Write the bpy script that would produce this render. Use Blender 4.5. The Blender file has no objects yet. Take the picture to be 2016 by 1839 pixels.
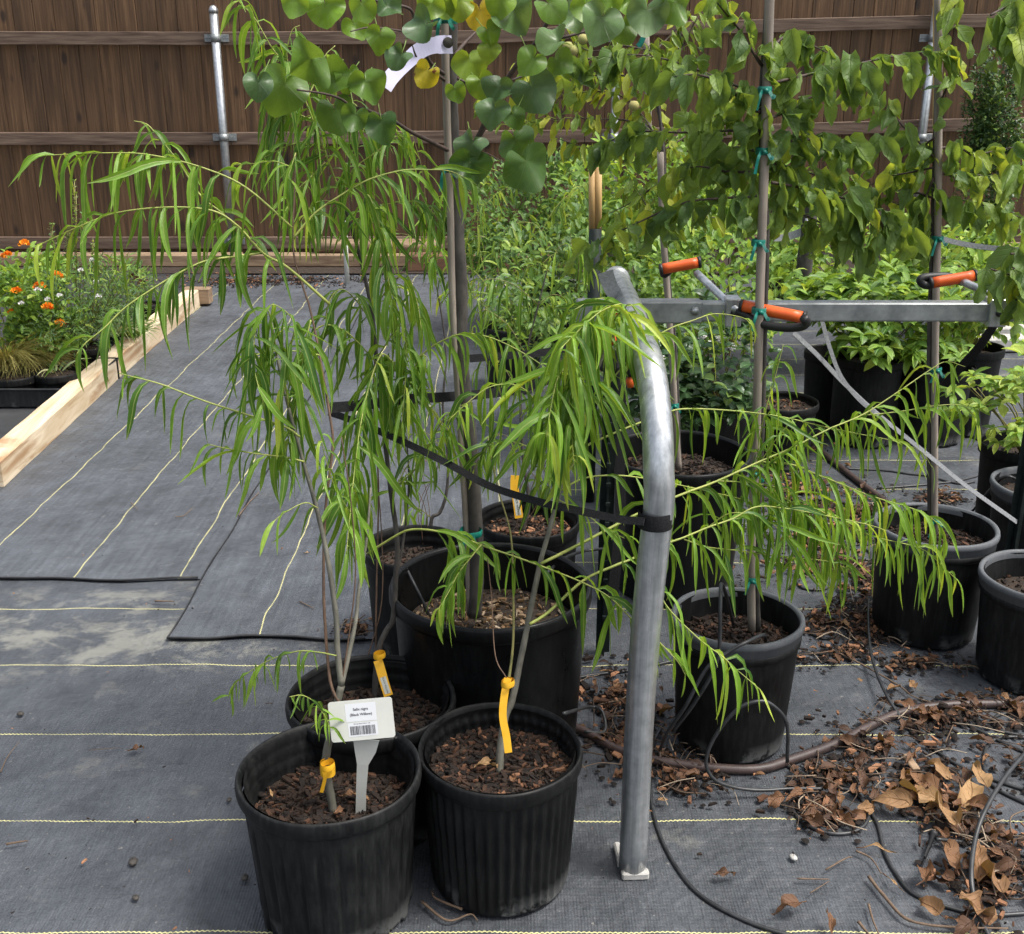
import bpy, math, random
from mathutils import Vector, noise
R = random.Random(7)
C = bpy.context.scene.collection
# ------------------------------------------------------------------ camera, sky, sun, exposure
F = 2247.0; TP = .358; CO = 1/math.sqrt(1+TP*TP); SI = TP*CO; CH = 1.41
cd = bpy.data.cameras.new('camera'); cam = bpy.data.objects.new('camera', cd); C.objects.link(cam)
cam.location = (0, 0, CH); cam.rotation_euler = (math.radians(90)-math.atan(TP), 0, 0)
cd.sensor_fit = 'HORIZONTAL'; cd.sensor_width = 36; cd.lens = 36*F/2016; cd.clip_end = 300; cd.clip_start = .02
bpy.context.scene.camera = cam
SUN_EL = math.radians(64); SUN_AZ = math.radians(105)      # high, from the right and a little behind the camera
w = bpy.data.worlds.new('World'); bpy.context.scene.world = w; w.use_nodes = True
nt = w.node_tree; bg = nt.nodes['Background']; sk = nt.nodes.new('ShaderNodeTexSky'); sk.sky_type = 'NISHITA'
sk.sun_disc = False; sk.sun_elevation = SUN_EL; sk.sun_rotation = SUN_AZ; sk.dust_density = 6; sk.air_density = 1.0; sk.ozone_density = .6
hs = nt.nodes.new('ShaderNodeHueSaturation'); hs.inputs['Saturation'].default_value = .5; nt.links.new(sk.outputs[0], hs.inputs['Color']); nt.links.new(hs.outputs[0], bg.inputs[0]); bg.inputs[1].default_value = .15
sd = bpy.data.lights.new('sun', 'SUN'); sd.energy = 1.7; sd.angle = math.radians(14); sd.color = (1, .97, .91)
so = bpy.data.objects.new('sun', sd); C.objects.link(so)
so.rotation_euler = Vector((math.sin(SUN_AZ)*math.cos(SUN_EL), math.cos(SUN_AZ)*math.cos(SUN_EL), math.sin(SUN_EL))).to_track_quat('Z', 'Y').to_euler()
vs = bpy.context.scene.view_settings; vs.view_transform = 'Standard'; vs.look = 'None'; vs.exposure = .85; vs.gamma = 1
bpy.context.scene.cycles.max_bounces = 8; bpy.context.scene.cycles.transparent_max_bounces = 4

# ------------------------------------------------------------------ measuring helpers: photo pixel (2016 wide) -> place
def ray(u, v):
    a = (u-1008)/F; b = (v-919.5)/F
    return Vector((a, CO-b*SI, -(b*CO+SI)))
def G(u, v, z=0.0):
    r = ray(u, v); k = (z-CH)/r.z
    return Vector((r.x*k, r.y*k, z))
def W(u, v, Y):
    r = ray(u, v); k = Y/r.y
    return Vector((r.x*k, Y, CH+r.z*k))
def PX(p):                                      # metres per photo pixel at p
    return (p.y*CO-(p.z-CH)*SI)/F
# ------------------------------------------------------------------ node helpers
def mat(name, col=(.5, .5, .5), rough=.6, metal=0, spec=.5):
    m = bpy.data.materials.new(name); m.use_nodes = True
    b = m.node_tree.nodes['Principled BSDF']
    b.inputs['Base Color'].default_value = (*col, 1); b.inputs['Roughness'].default_value = rough
    b.inputs['Metallic'].default_value = metal; b.inputs['Specular IOR Level'].default_value = spec
    return m
class N:
    def __init__(s, m):
        s.m = m; s.t = m.node_tree; s.b = s.t.nodes['Principled BSDF']; s.o = s.t.nodes['Material Output']
    def n(s, typ, **k):
        x = s.t.nodes.new('ShaderNode'+typ)
        for a, v in k.items(): setattr(x, a, v)
        return x
    def l(s, a, b): s.t.links.new(a, b)
    def pos(s): return s.n('NewGeometry').outputs['Position']
    def obj(s): return s.n('TexCoord').outputs['Object']
    def mapv(s, vec, sc=(1, 1, 1), rot=(0, 0, 0)):
        x = s.n('Mapping'); s.l(vec, x.inputs[0]); x.inputs['Scale'].default_value = sc; x.inputs['Rotation'].default_value = rot
        return x.outputs[0]
    def noise(s, vec, sc, det=4, rough=.55, dist=0):
        x = s.n('TexNoise'); s.l(vec, x.inputs['Vector']); x.inputs['Scale'].default_value = sc
        x.inputs['Detail'].default_value = det; x.inputs['Roughness'].default_value = rough; x.inputs['Distortion'].default_value = dist
        return x.outputs['Fac']
    def math(s, op, a, b=None, c=None, clamp=False):
        x = s.n('Math', operation=op, use_clamp=clamp)
        for i, q in enumerate((a, b, c)):
            if q is None: continue
            if isinstance(q, (int, float)): x.inputs[i].default_value = q
            else: s.l(q, x.inputs[i])
        return x.outputs[0]
    def ramp(s, fac, stops):
        x = s.n('ValToRGB'); s.l(fac, x.inputs[0]); e = x.color_ramp.elements
        while len(e) < len(stops): e.new(.5)
        for q, (p, c) in zip(e, stops):
            q.position = p; q.color = (c, c, c, 1) if isinstance(c, (int, float)) else (*c, 1)
        return x.outputs[0]
    def mix(s, fac, a, b, bt='MIX'):
        x = s.n('Mix', data_type='RGBA', blend_type=bt)
        for i, q in ((0, fac), (6, a), (7, b)):
            if isinstance(q, (int, float)): x.inputs[i].default_value = q if i == 0 else (q, q, q, 1)
            elif isinstance(q, tuple): x.inputs[i].default_value = (*q, 1)
            else: s.l(q, x.inputs[i])
        return x.outputs[2]
    def bump(s, h, strength=.4, dist=.002, prev=None):
        x = s.n('Bump'); s.l(h, x.inputs['Height']); x.inputs['Strength'].default_value = strength; x.inputs['Distance'].default_value = dist
        if prev is not None: s.l(prev, x.inputs['Normal'])
        return x.outputs[0]
    def sep(s, v):
        x = s.n('SeparateXYZ'); s.l(v, x.inputs[0]); return x.outputs
    def attr(s, name):
        return s.n('Attribute', attribute_name=name).outputs['Fac']
# ------------------------------------------------------------------ materials
def fabric_mat(name, axis, offset, tone=1.0, dust=1.0, wob=.004):
    """woven weed-control fabric; a yellow thread every 0.305 m across the given axis"""
    m = mat(name, rough=.62); q = N(m); p = q.pos(); X = q.sep(p)
    along, across = (X[1], X[0]) if axis == 0 else (X[0], X[1])
    big = q.noise(p, 1.3, 5, .6); mid = q.noise(p, 9, 6, .65); fine = q.noise(p, 260, 3, .7)
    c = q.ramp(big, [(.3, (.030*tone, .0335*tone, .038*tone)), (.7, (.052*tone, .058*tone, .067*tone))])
    c = q.mix(.55, c, q.ramp(mid, [(.3, .32), (.7, .75)]), 'OVERLAY')
    c = q.mix(.55, c, q.ramp(fine, [(.3, .15), (.7, .85)]), 'OVERLAY')
    streak = q.noise(q.mapv(p, (90, 4, 1) if axis == 0 else (260, 18, 1)), 1, 3, .6)
    c = q.mix(.35, c, q.ramp(streak, [(.35, .25), (.65, .75)]), 'OVERLAY')
    stain = q.math('MULTIPLY', q.ramp(q.noise(p, 3.1, 9, .72, .2), [(.585, 0), (.66, 1)]), .42*dust)
    if dust > .8:
        dx = q.math('DIVIDE', q.math('ADD', X[0], 1.0), .75); dy = q.math('DIVIDE', q.math('SUBTRACT', X[1], 2.68), .33)
        near = q.math('SUBTRACT', 1, q.math('ADD', q.math('MULTIPLY', dx, dx), q.math('MULTIPLY', dy, dy)), clamp=True)
        n_ = q.noise(q.mapv(p, (5, 6, 6)), 1, 9, .74, .25)
        wear = q.math('MULTIPLY', q.ramp(q.math('ADD', n_, q.math('MULTIPLY', near, .16)), [(.60, 0), (.70, 1)]), q.math('MULTIPLY', near, 1.3, clamp=True), clamp=True)
        c = q.mix(q.math('MULTIPLY', wear, .75), c, (.20, .20, .175))
    c = q.mix(stain, c, (.17, .17, .15))
    speck = q.ramp(q.noise(p, 95, 2, .5), [(.70, 0), (.74, 1)])
    c = q.mix(q.math('MULTIPLY', speck, .5), c, (.25, .24, .21))
    # thread
    wv = q.math('MULTIPLY', q.math('SUBTRACT', q.noise(q.mapv(p, (2, 2, 2)), 1.6, 2), .5), wob*6)
    zig = q.math('MULTIPLY', q.math('SINE', q.math('MULTIPLY', along, 700)), .0011)
    a = q.math('ADD', q.math('ADD', q.math('SUBTRACT', across, offset), wv), zig)
    fr = q.math('ABSOLUTE', q.math('SUBTRACT', q.math('FRACT', q.math('ADD', q.math('DIVIDE', a, .305), 100.5)), .5))
    line = q.math('LESS_THAN', fr, .0048)
    c = q.mix(q.math('MULTIPLY', line, q.ramp(q.noise(p, 14, 3), [(.3, .45), (.5, .95)])), c, (.55, .52, .24))
    q.l(c, q.b.inputs['Base Color'])
    wave1 = q.math('SINE', q.math('MULTIPLY', X[0], 1150)); wave2 = q.math('SINE', q.math('MULTIPLY', X[1], 700))
    h = q.math('ADD', q.math('MULTIPLY', wave1, .5), q.math('MULTIPLY', wave2, .35))
    h = q.math('ADD', h, q.math('MULTIPLY', fine, 1.5))
    n1 = q.bump(q.noise(p, 4.5, 4, .6), .7, .05)
    q.l(q.bump(h, .5, .0007, n1), q.b.inputs['Normal'])
    q.l(q.ramp(mid, [(.2, .45), (.8, .72)]), q.b.inputs['Roughness'])
    return m
def noisy(name, c1, c2, sc=20, rough=.6, metal=0, stretch=(1, 1, 1), bump=.3, bd=.002, det=6, lo=.3, hi=.7, r2=None, spec=.5):
    m = mat(name, c1, rough, metal, spec); q = N(m); v = q.mapv(q.obj(), stretch)
    f = q.noise(v, sc, det, .62); q.l(q.ramp(f, [(lo, c1), (hi, c2)]), q.b.inputs['Base Color'])
    if bump: q.l(q.bump(f, bump, bd), q.b.inputs['Normal'])
    if r2 is not None: q.l(q.ramp(q.noise(v, sc*.4, 3), [(.3, rough), (.7, r2)]), q.b.inputs['Roughness'])
    return m
def plastic(name, base=.003, dusty=.10, rough=.45):
    m = mat(name, rough=rough, spec=.2); q = N(m); o = q.obj(); z = q.sep(o)[2]
    n1 = q.noise(o, 9, 6, .65); n2 = q.noise(q.mapv(o, (30, 30, 5)), 3, 5, .7)
    low = q.math('SUBTRACT', 1, q.math('DIVIDE', z, .05), clamp=True)
    d = q.math('ADD', q.math('MULTIPLY', q.ramp(n2, [(.45, 0), (.75, 1)]), dusty*.35), q.math('MULTIPLY', q.math('MULTIPLY', low, q.ramp(n1, [(.5, 0), (.56, 1)])), .75), clamp=True)
    d = q.math('ADD', d, q.math('MULTIPLY', q.ramp(n1, [(.4, 0), (.8, 1)]), dusty*.22), clamp=True)
    c = q.mix(d, (base, base*1.08, base*1.18), (.16, .165, .16)); q.l(c, q.b.inputs['Base Color'])
    q.l(q.ramp(n1, [(.25, rough-.08), (.75, rough+.25)]), q.b.inputs['Roughness'])
    q.l(q.bump(q.noise(o, 160, 4, .7), .18, .0012), q.b.inputs['Normal'])
    return m
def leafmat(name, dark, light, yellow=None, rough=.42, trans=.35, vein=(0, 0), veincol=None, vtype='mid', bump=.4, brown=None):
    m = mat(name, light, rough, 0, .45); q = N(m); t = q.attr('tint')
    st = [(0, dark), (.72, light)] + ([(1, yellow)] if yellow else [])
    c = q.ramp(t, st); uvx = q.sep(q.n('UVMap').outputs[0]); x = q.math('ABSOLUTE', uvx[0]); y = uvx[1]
    vc = veincol or tuple(min(1, a*1.9+.03) for a in light)
    line = q.math('SUBTRACT', 1, q.math('DIVIDE', x, vein[0] or .12), clamp=True)
    h = line
    if vtype == 'pinnate':
        s = q.math('ABSOLUTE', q.math('SINE', q.math('MULTIPLY', q.math('SUBTRACT', y, q.math('MULTIPLY', x, .28)), 20)))
        sv = q.math('SUBTRACT', 1, q.math('DIVIDE', s, .22), clamp=True); h = q.math('MAXIMUM', h, q.math('MULTIPLY', sv, .6))
    if vtype == 'palmate':
        an = q.math('ARCTAN2', uvx[0], y); fr = q.math('ABSOLUTE', q.math('SUBTRACT', q.math('FRACT', q.math('ADD', q.math('DIVIDE', an, .62), .5)), .5))
        rr = q.math('SQRT', q.math('ADD', q.math('MULTIPLY', x, x), q.math('MULTIPLY', y, y)))
        pv = q.math('SUBTRACT', 1, q.math('DIVIDE', q.math('MULTIPLY', fr, rr), .009), clamp=True)
        s = q.math('ABSOLUTE', q.math('SINE', q.math('MULTIPLY', q.math('SUBTRACT', rr, q.math('MULTIPLY', fr, 1.2)), 26)))
        sv = q.math('SUBTRACT', 1, q.math('DIVIDE', s, .18), clamp=True)
        h = q.math('MAXIMUM', pv, q.math('MULTIPLY', sv, .35))
    c = q.mix(q.math('MULTIPLY', h, vein[1]), c, vc)
    mott = q.noise(q.pos(), 60, 4, .6); c = q.mix(.4, c, q.ramp(mott, [(.3, .3), (.7, .7)]), 'OVERLAY')
    if brown: c = q.mix(q.ramp(q.noise(q.pos(), 38, 4, .6), [(.56, 0), (.62, 1)]), c, brown)
    q.l(c, q.b.inputs['Base Color'])
    q.l(q.bump(q.math('ADD', q.math('MULTIPLY', h, -1), q.math('MULTIPLY', mott, .5)), bump, .0015), q.b.inputs['Normal'])
    tr = q.n('BsdfTranslucent'); tc = q.mix(1.0, c, (1.15, 1.0, .32), 'MULTIPLY'); g = q.n('Gamma'); q.l(tc, g.inputs[0]); g.inputs[1].default_value = .8
    q.l(g.outputs[0], tr.inputs[0])
    mx = q.n('MixShader'); mx.inputs[0].default_value = trans; q.l(q.b.outputs[0], mx.inputs[1]); q.l(tr.outputs[0], mx.inputs[2]); q.l(mx.outputs[0], q.o.inputs[0])
    return m
def tintmat(name, stops, rough=.85, sc=60, bump=.5, spec=.3):
    m = mat(name, rough=rough, spec=spec); q = N(m); c = q.ramp(q.attr('tint'), stops)
    nn = q.noise(q.obj(), sc, 5, .65); c = q.mix(.5, c, q.ramp(nn, [(.3, .25), (.7, .75)]), 'OVERLAY')
    q.l(c, q.b.inputs['Base Color']); q.l(q.bump(nn, bump, .002), q.b.inputs['Normal'])
    return m
M = {}
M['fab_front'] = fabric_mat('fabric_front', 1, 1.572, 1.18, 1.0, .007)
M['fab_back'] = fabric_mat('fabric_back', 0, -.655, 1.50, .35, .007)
M['fab_side'] = noisy('fabric_bed', (.012, .013, .015), (.045, .047, .05), 6, .6)
M['pot'] = plastic('pot_plastic', .0035, .2); M['pot_dusty'] = plastic('pot_plastic_dusty', .005, .32, .45)
M['pot_shiny'] = plastic('pot_plastic_clean', .004, .10, .27); M['pot_rim'] = plastic('pot_rim_worn', .09, 1.0, .42)
M['galv'] = mat('galvanised', (.5, .52, .54), .42, .78)
q = N(M['galv']); f1 = q.noise(q.mapv(q.obj(), (60, 60, 2.5)), 1, 6, .7); f2 = q.noise(q.obj(), 40, 4, .6)
q.l(q.mix(.5, q.ramp(f1, [(.3, (.24, .26, .27)), (.7, (.66, .68, .69))]), q.ramp(f2, [(.3, .3), (.7, .7)]), 'OVERLAY'), q.b.inputs['Base Color']); q.l(q.ramp(f1, [(.3, .42), (.7, .24)]), q.b.inputs['Roughness'])
M['galv_dull'] = noisy('galvanised_dull', (.17, .185, .19), (.36, .38, .38), 30, .5, .6, (1, 1, 1), .2, .001)
M['steel_dark'] = noisy('post_paint', (.006, .010, .009), (.02, .028, .026), 30, .6, spec=.15)
M['orange'] = noisy('orange_grip', (.62, .085, .012), (.72, .13, .02), 30, .4, bump=.1)
M['black'] = noisy('black_rubber', (.005, .005, .006), (.02, .02, .021), 40, .5, bump=.1)
M['tube'] = noisy('drip_tube', (.012, .013, .014), (.04, .042, .045), 30, .42, bump=.1)
M['brownpipe'] = noisy('brown_pipe', (.028, .018, .016), (.075, .05, .045), 25, .5, bump=.2)
M['web'] = noisy('webbing', (.005, .005, .006), (.028, .028, .03), 420, .7, bump=1, bd=.001, stretch=(1, 1, 1), spec=.15)
M['webgrey'] = noisy('webbing_grey', (.16, .17, .18), (.32, .33, .34), 220, .6, bump=.4)
M['tape'] = noisy('green_tie_tape', (.0, .08, .06), (.01, .24, .18), 60, .35, bump=.2)
M['yellow'] = noisy('yellow_tag', (.72, .36, .01), (.80, .46, .03), 20, .5, bump=.05)
M['white'] = noisy('white_plastic', (.50, .51, .47), (.58, .59, .54), 15, .45, bump=.05)
M['paper'] = mat('label_paper', (.62, .64, .66), .6); M['ink'] = mat('ink', (.05, .05, .06), .7); M['inkgrey'] = mat('ink_grey', (.07, .07, .09), .7)
M['clear'] = mat('film', (.62, .60, .82), .3); q = N(M['clear']); q.b.inputs['Transmission Weight'].default_value = .15
M['stake'] = noisy('stake_wood', (.13, .11, .09), (.34, .29, .24), 14, .8, stretch=(3, 3, .35), bump=.5)
M['stake_pale'] = noisy('stake_pale_wood', (.36, .22, .08), (.58, .38, .16), 14, .6, stretch=(3, 3, .35), bump=.3)
M['bark'] = noisy('bark_grey', (.020, .018, .016), (.078, .069, .060), 45, .85, stretch=(1, 1, .5), bump=.6)
M['bark_w'] = noisy('bark_willow', (.06, .058, .045), (.17, .165, .13), 50, .75, stretch=(1, 1, .3), bump=.4)
M['twig_y'] = noisy('twig_yellowgreen', (.20, .26, .05), (.36, .38, .09), 30, .55, bump=.1)
M['twig_o'] = noisy('twig_olive', (.12, .12, .035), (.26, .23, .07), 30, .6, bump=.1)
M['twig_d'] = noisy('twig_purple_brown', (.022, .014, .012), (.08, .05, .038), 50, .7, bump=.3)
M['twig_r'] = noisy('twig_reddish', (.06, .035, .022), (.15, .09, .055), 40, .7, bump=.2)
M['fence'] = mat('fence_boards', rough=.8); q = N(M['fence']); o = q.pos(); tt = q.attr('tint')
g1 = q.noise(q.mapv(o, (38, 1, 1.6)), 1, 7, .68, .4); g2 = q.noise(q.mapv(o, (150, 1, 3)), 1, 3, .6); kn = q.n('TexVoronoi'); q.l(q.mapv(o, (7.2, .1, 3.4)), kn.inputs['Vector']); kn.inputs['Scale'].default_value = 1
c = q.ramp(g1, [(.25, (.028, .015, .007)), (.5, (.088, .047, .021)), (.78, (.19, .108, .053))]); c = q.mix(.45, c, q.ramp(tt, [(0, .27), (1, .73)]), 'OVERLAY'); c = q.mix(.4, c, q.ramp(g2, [(.3, .3), (.7, .7)]), 'OVERLAY')
kk = q.ramp(kn.outputs['Distance'], [(.09, 1), (.19, 0)]); c = q.mix(q.math('MULTIPLY', kk, .75), c, (.012, .007, .005)); q.l(c, q.b.inputs['Base Color']); q.l(q.bump(g1, .5, .004), q.b.inputs['Normal'])
M['rail'] = noisy('fence_rail', (.05, .028, .018), (.20, .14, .10), 9, .85, stretch=(.35, 4, 5), bump=.5, bd=.004)
M['timber'] = mat('timber_pale', rough=.75); q = N(M['timber']); o = q.obj(); g1 = q.noise(q.mapv(o, (14, 1.2, 14)), 1, 7, .6, 1.2)
s1 = q.noise(q.mapv(o, (3, 1.2, 9)), 2, 5, .6, .5); c = q.ramp(g1, [(.3, (.42, .31, .18)), (.62, (.66, .56, .41))]); c = q.mix(q.ramp(s1, [(.52, 0), (.66, .7)]), c, (.26, .12, .035)); q.l(c, q.b.inputs['Base Color']); q.l(q.bump(g1, .5, .003), q.b.inputs['Normal'])
M['timber_w'] = noisy('timber_weathered', (.12, .075, .045), (.34, .24, .15), 8, .85, stretch=(.6, 4, 4), bump=.5, bd=.005)
M['timber_r'] = noisy('timber_redbrown', (.07, .032, .018), (.19, .10, .055), 8, .85, stretch=(.6, 4, 4), bump=.5, bd=.005)
M['soil'] = noisy('soil', (.010, .007, .005), (.05, .032, .02), 55, .95, bump=1, bd=.01)
M['mulch'] = tintmat('bark_chips', [(0, (.008, .006, .005)), (.55, (.026, .015, .010)), (.82, (.085, .040, .022)), (1, (.30, .15, .08))])
M['grit'] = tintmat('pale_grit', [(0, (.03, .022, .014)), (.5, (.17, .10, .045)), (1, (.5, .42, .32))])
M['dry'] = leafmat('dry_leaf', (.045, .022, .013), (.17, .082, .038), (.36, .22, .10), .7, .15, (.06, .4), (.12, .05, .02), 'pinnate', .9)
M['twigs'] = tintmat('dead_twigs', [(0, (.04, .026, .018)), (.6, (.13, .09, .062)), (1, (.33, .27, .20))])
M['willow'] = leafmat('willow_leaf', (.040, .12, .015), (.20, .38, .035), (.42, .52, .06), .42, .45, (.16, .75), (.42, .52, .16))
M['willow_bg'] = leafmat('willow_leaf_far', (.06, .15, .02), (.18, .31, .035), (.36, .45, .06), .45, .4, (.16, .5), (.4, .5, .15))
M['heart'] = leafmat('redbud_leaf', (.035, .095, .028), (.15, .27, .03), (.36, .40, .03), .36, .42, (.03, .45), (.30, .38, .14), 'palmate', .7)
M['heartgloss'] = leafmat('redbud_leaf_waxy', (.05, .11, .04), (.13, .215, .075), None, .34, .28, (.03, .3), (.28, .36, .22), 'palmate', .7)
M['heartbrown'] = leafmat('redbud_leaf_spotted', (.20, .26, .02), (.36, .36, .02), (.5, .34, .02), .5, .4, (.03, .4), (.4, .3, .05), 'palmate', .7, brown=(.13, .03, .008))
M['broad'] = leafmat('elm_leaf', (.038, .10, .032), (.19, .30, .05), (.38, .46, .05), .50, .45, (.05, .45), (.16, .26, .08), 'pinnate', 1.0)
M['peach'] = leafmat('peach_leaf', (.06, .13, .02), (.20, .30, .03), (.40, .42, .04), .42, .4, (.1, .4), (.35, .42, .12), 'pinnate', .6)
M['shrub'] = leafmat('shrub_leaf', (.03, .085, .02), (.13, .24, .04), (.30, .40, .05), .42, .33, (.12, .5), None, 'pinnate', .6)
M['shrub_br'] = leafmat('shrub_leaf_bright', (.035, .11, .015), (.23, .38, .055), (.42, .50, .07), .42, .38, (.12, .5), None, 'pinnate', .6)
M['shrub_dk'] = leafmat('shrub_leaf_dark', (.012, .040, .014), (.045, .105, .03), (.13, .21, .04), .35, .22, (.12, .5), None, 'pinnate', .6)
M['var'] = leafmat('variegated_leaf', (.10, .20, .07), (.30, .40, .18), (.62, .60, .36), .45, .3, (.3, .3), (.2, .3, .1))
M['grassy'] = leafmat('grass_blade', (.20, .21, .05), (.40, .36, .12), (.55, .42, .18), .55, .3, (.3, .2))
M['flower_o'] = tintmat('orange_petals', [(0, (.75, .16, .01)), (1, (.85, .35, .02))], .6, bump=.2)
M['flower_w'] = tintmat('white_petals', [(0, (.6, .6, .55)), (1, (.8, .78, .78))], .6, bump=.2)
M['fruit'] = noisy('peach_fruit', (.22, .26, .07), (.36, .30, .11), 20, .8, bump=.2)
M['tray'] = plastic('tray_plastic', .014, .3, .4)
M['conc'] = noisy('concrete', (.30, .29, .27), (.5, .49, .46), 30, .9, bump=.4)
# ------------------------------------------------------------------ mesh builder
class MB:
    def __init__(s): s.v = []; s.f = []; s.mi = []; s.uv = []; s.t = []; s.sm = []
    def add(s, vs, fs, tint=.5, uv=None, mi=0, smooth=True):
        o = len(s.v); s.v += [tuple(p) for p in vs]
        s.uv += uv if uv else [(0, 0)]*len(vs); s.t += ([tint]*len(vs) if not isinstance(tint, list) else tint)
        for f in fs: s.f.append(tuple(i+o for i in f)); s.mi.append(mi); s.sm.append(smooth)
    def build(s, name, mats, parent=None, origin=None):
        me = bpy.data.meshes.new(name); og = Vector(origin) if origin is not None else Vector((0, 0, 0))
        pp = parent
        while pp is not None: og = og+Vector(pp.location); pp = pp.parent
        me.from_pydata([(a-og.x, b-og.y, c-og.z) for a, b, c in s.v], [], s.f)
        for m in (mats if isinstance(mats, (list, tuple)) else [mats]): me.materials.append(m)
        me.polygons.foreach_set('material_index', s.mi); me.polygons.foreach_set('use_smooth', s.sm)
        ul = me.uv_layers.new(name='UVMap'); li = [0]*len(me.loops); me.loops.foreach_get('vertex_index', li)
        flat = [];
        for i in li: flat += s.uv[i]
        ul.data.foreach_set('uv', flat)
        at = me.attributes.new('tint', 'FLOAT', 'POINT'); at.data.foreach_set('value', s.t)
        me.update(); ob = bpy.data.objects.new(name, me); C.objects.link(ob)
        ob.location = (0, 0, 0) if parent is not None else og
        if parent is not None: ob.parent = parent
        return ob
    # shapes
    def box(s, c, size, rot=0, tint=.5, mi=0, bev=0, rx=0):
        x, y, z = (a/2 for a in size); ch = min(bev, x*.9, y*.9, z*.9)
        if ch <= 0:
            P = [(-x, -y, -z), (x, -y, -z), (x, y, -z), (-x, y, -z), (-x, -y, z), (x, -y, z), (x, y, z), (-x, y, z)]
            Fs = [(0, 3, 2, 1), (4, 5, 6, 7), (0, 1, 5, 4), (1, 2, 6, 5), (2, 3, 7, 6), (3, 0, 4, 7)]
        else:
            P = []; 
            for sx in (-1, 1):
                for sy in (-1, 1):
                    for sz in (-1, 1):
                        P += [(sx*(x-ch), sy*(y-ch), sz*z), (sx*(x-ch), sy*y, sz*(z-ch)), (sx*x, sy*(y-ch), sz*(z-ch))]
            def I(a, b, d, k): return ((a > 0)*4+(b > 0)*2+(d > 0))*3+k
            Fs = []
            for d in (-1, 1):
                Fs.append([I(-1, -1, d, 0), I(1, -1, d, 0), I(1, 1, d, 0), I(-1, 1, d, 0)]); Fs.append([I(-1, d, -1, 1), I(1, d, -1, 1), I(1, d, 1, 1), I(-1, d, 1, 1)]); Fs.append([I(d, -1, -1, 2), I(d, 1, -1, 2), I(d, 1, 1, 2), I(d, -1, 1, 2)])
                for e in (-1, 1):
                    Fs.append([I(-1, d, e, 0), I(1, d, e, 0), I(1, d, e, 1), I(-1, d, e, 1)]); Fs.append([I(d, -1, e, 0), I(d, 1, e, 0), I(d, 1, e, 2), I(d, -1, e, 2)]); Fs.append([I(d, e, -1, 1), I(d, e, 1, 1), I(d, e, 1, 2), I(d, e, -1, 2)])
                    for g in (-1, 1): Fs.append([I(d, e, g, 0), I(d, e, g, 1), I(d, e, g, 2)])
            Pv = [Vector(p) for p in P]; out = []
            for f in Fs:
                n = (Pv[f[1]]-Pv[f[0]]).cross(Pv[f[2]]-Pv[f[0]]); m = sum((Pv[i] for i in f), Vector())/len(f)
                out.append(tuple(f) if n.dot(m) > 0 else tuple(reversed(f)))
            Fs = out
        cr, sr = math.cos(rot), math.sin(rot); ca, sa = math.cos(rx), math.sin(rx); c = Vector(c)
        V = []
        for p in P:
            yy = p[1]*ca-p[2]*sa; zz = p[1]*sa+p[2]*ca
            V.append((c.x+p[0]*cr-yy*sr, c.y+p[0]*sr+yy*cr, c.z+zz))
        s.add(V, Fs, tint, None, mi, False)
    def tube(s, pts, rad, seg=8, tint=.5, mi=0, cap=True, jitter=0):
        pts = [Vector(p) for p in pts]; n = len(pts)
        rr = rad if isinstance(rad, (list, tuple)) else [rad]*n
        if len(rr) != n: rr = [rr[0]+(rr[-1]-rr[0])*i/(n-1) for i in range(n)]
        V = []; up = None
        for i, p in enumerate(pts):
            t = (pts[min(i+1, n-1)]-pts[max(i-1, 0)]).normalized()
            if up is None: up = Vector((0, 0, 1)).cross(t); up = up if up.length > .1 else Vector((1, 0, 0)); 
            a = (up-t*up.dot(t)).normalized(); up = a; b = t.cross(a)
            for k in range(seg):
                th = 2*math.pi*k/seg; r = rr[i]*(1+(R.uniform(-jitter, jitter) if jitter else 0))
                V.append(p+(a*math.cos(th)+b*math.sin(th))*r)
        Fs = [(i*seg+k, i*seg+(k+1) % seg, (i+1)*seg+(k+1) % seg, (i+1)*seg+k) for i in range(n-1) for k in range(seg)]
        if cap: Fs += [tuple(reversed(range(seg))), tuple(range((n-1)*seg, n*seg))]
        s.add(V, Fs, tint, None, mi, True)
    def ribbon(s, pts, wid, nrm=None, thick=.0012, tint=.5, mi=0):
        """flat strap; nrm(i) face normal, width across"""
        pts = [Vector(p) for p in pts]; n = len(pts); V = []
        for i, p in enumerate(pts):
            t = (pts[min(i+1, n-1)]-pts[max(i-1, 0)]).normalized(); nn = Vector(nrm(i) if callable(nrm) else (nrm or (0, -1, 0)))
            a = t.cross(nn).normalized(); b = a.cross(t).normalized(); ww = wid[i] if isinstance(wid, list) else wid
            V += [p+a*ww/2+b*thick/2, p-a*ww/2+b*thick/2, p-a*ww/2-b*thick/2, p+a*ww/2-b*thick/2]
        Fs = [(i*4+k, i*4+(k+1) % 4, (i+1)*4+(k+1) % 4, (i+1)*4+k) for i in range(n-1) for k in range(4)]
        Fs += [(3, 2, 1, 0), (n*4-4, n*4-3, n*4-2, n*4-1)]
        s.add(V, Fs, tint, None, mi, False)
    def lathe(s, prof, c=(0, 0, 0), seg=64, rf=None, tint=.5, mi=0, capb=False):
        V = []; n = len(prof); ph = [2*math.pi*k/seg for k in range(seg)]
        for i, (r, z) in enumerate(prof):
            for th in ph:
                q = r+(rf(th, z, i) if rf else 0); V.append((c[0]+q*math.cos(th), c[1]+q*math.sin(th), c[2]+z))
        Fs = [(i*seg+k, i*seg+(k+1) % seg, (i+1)*seg+(k+1) % seg, (i+1)*seg+k) for i in range(n-1) for k in range(seg)]
        if capb: Fs.append(tuple(reversed(range(seg))))
        s.add(V, Fs, tint, None, mi, True)
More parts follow.
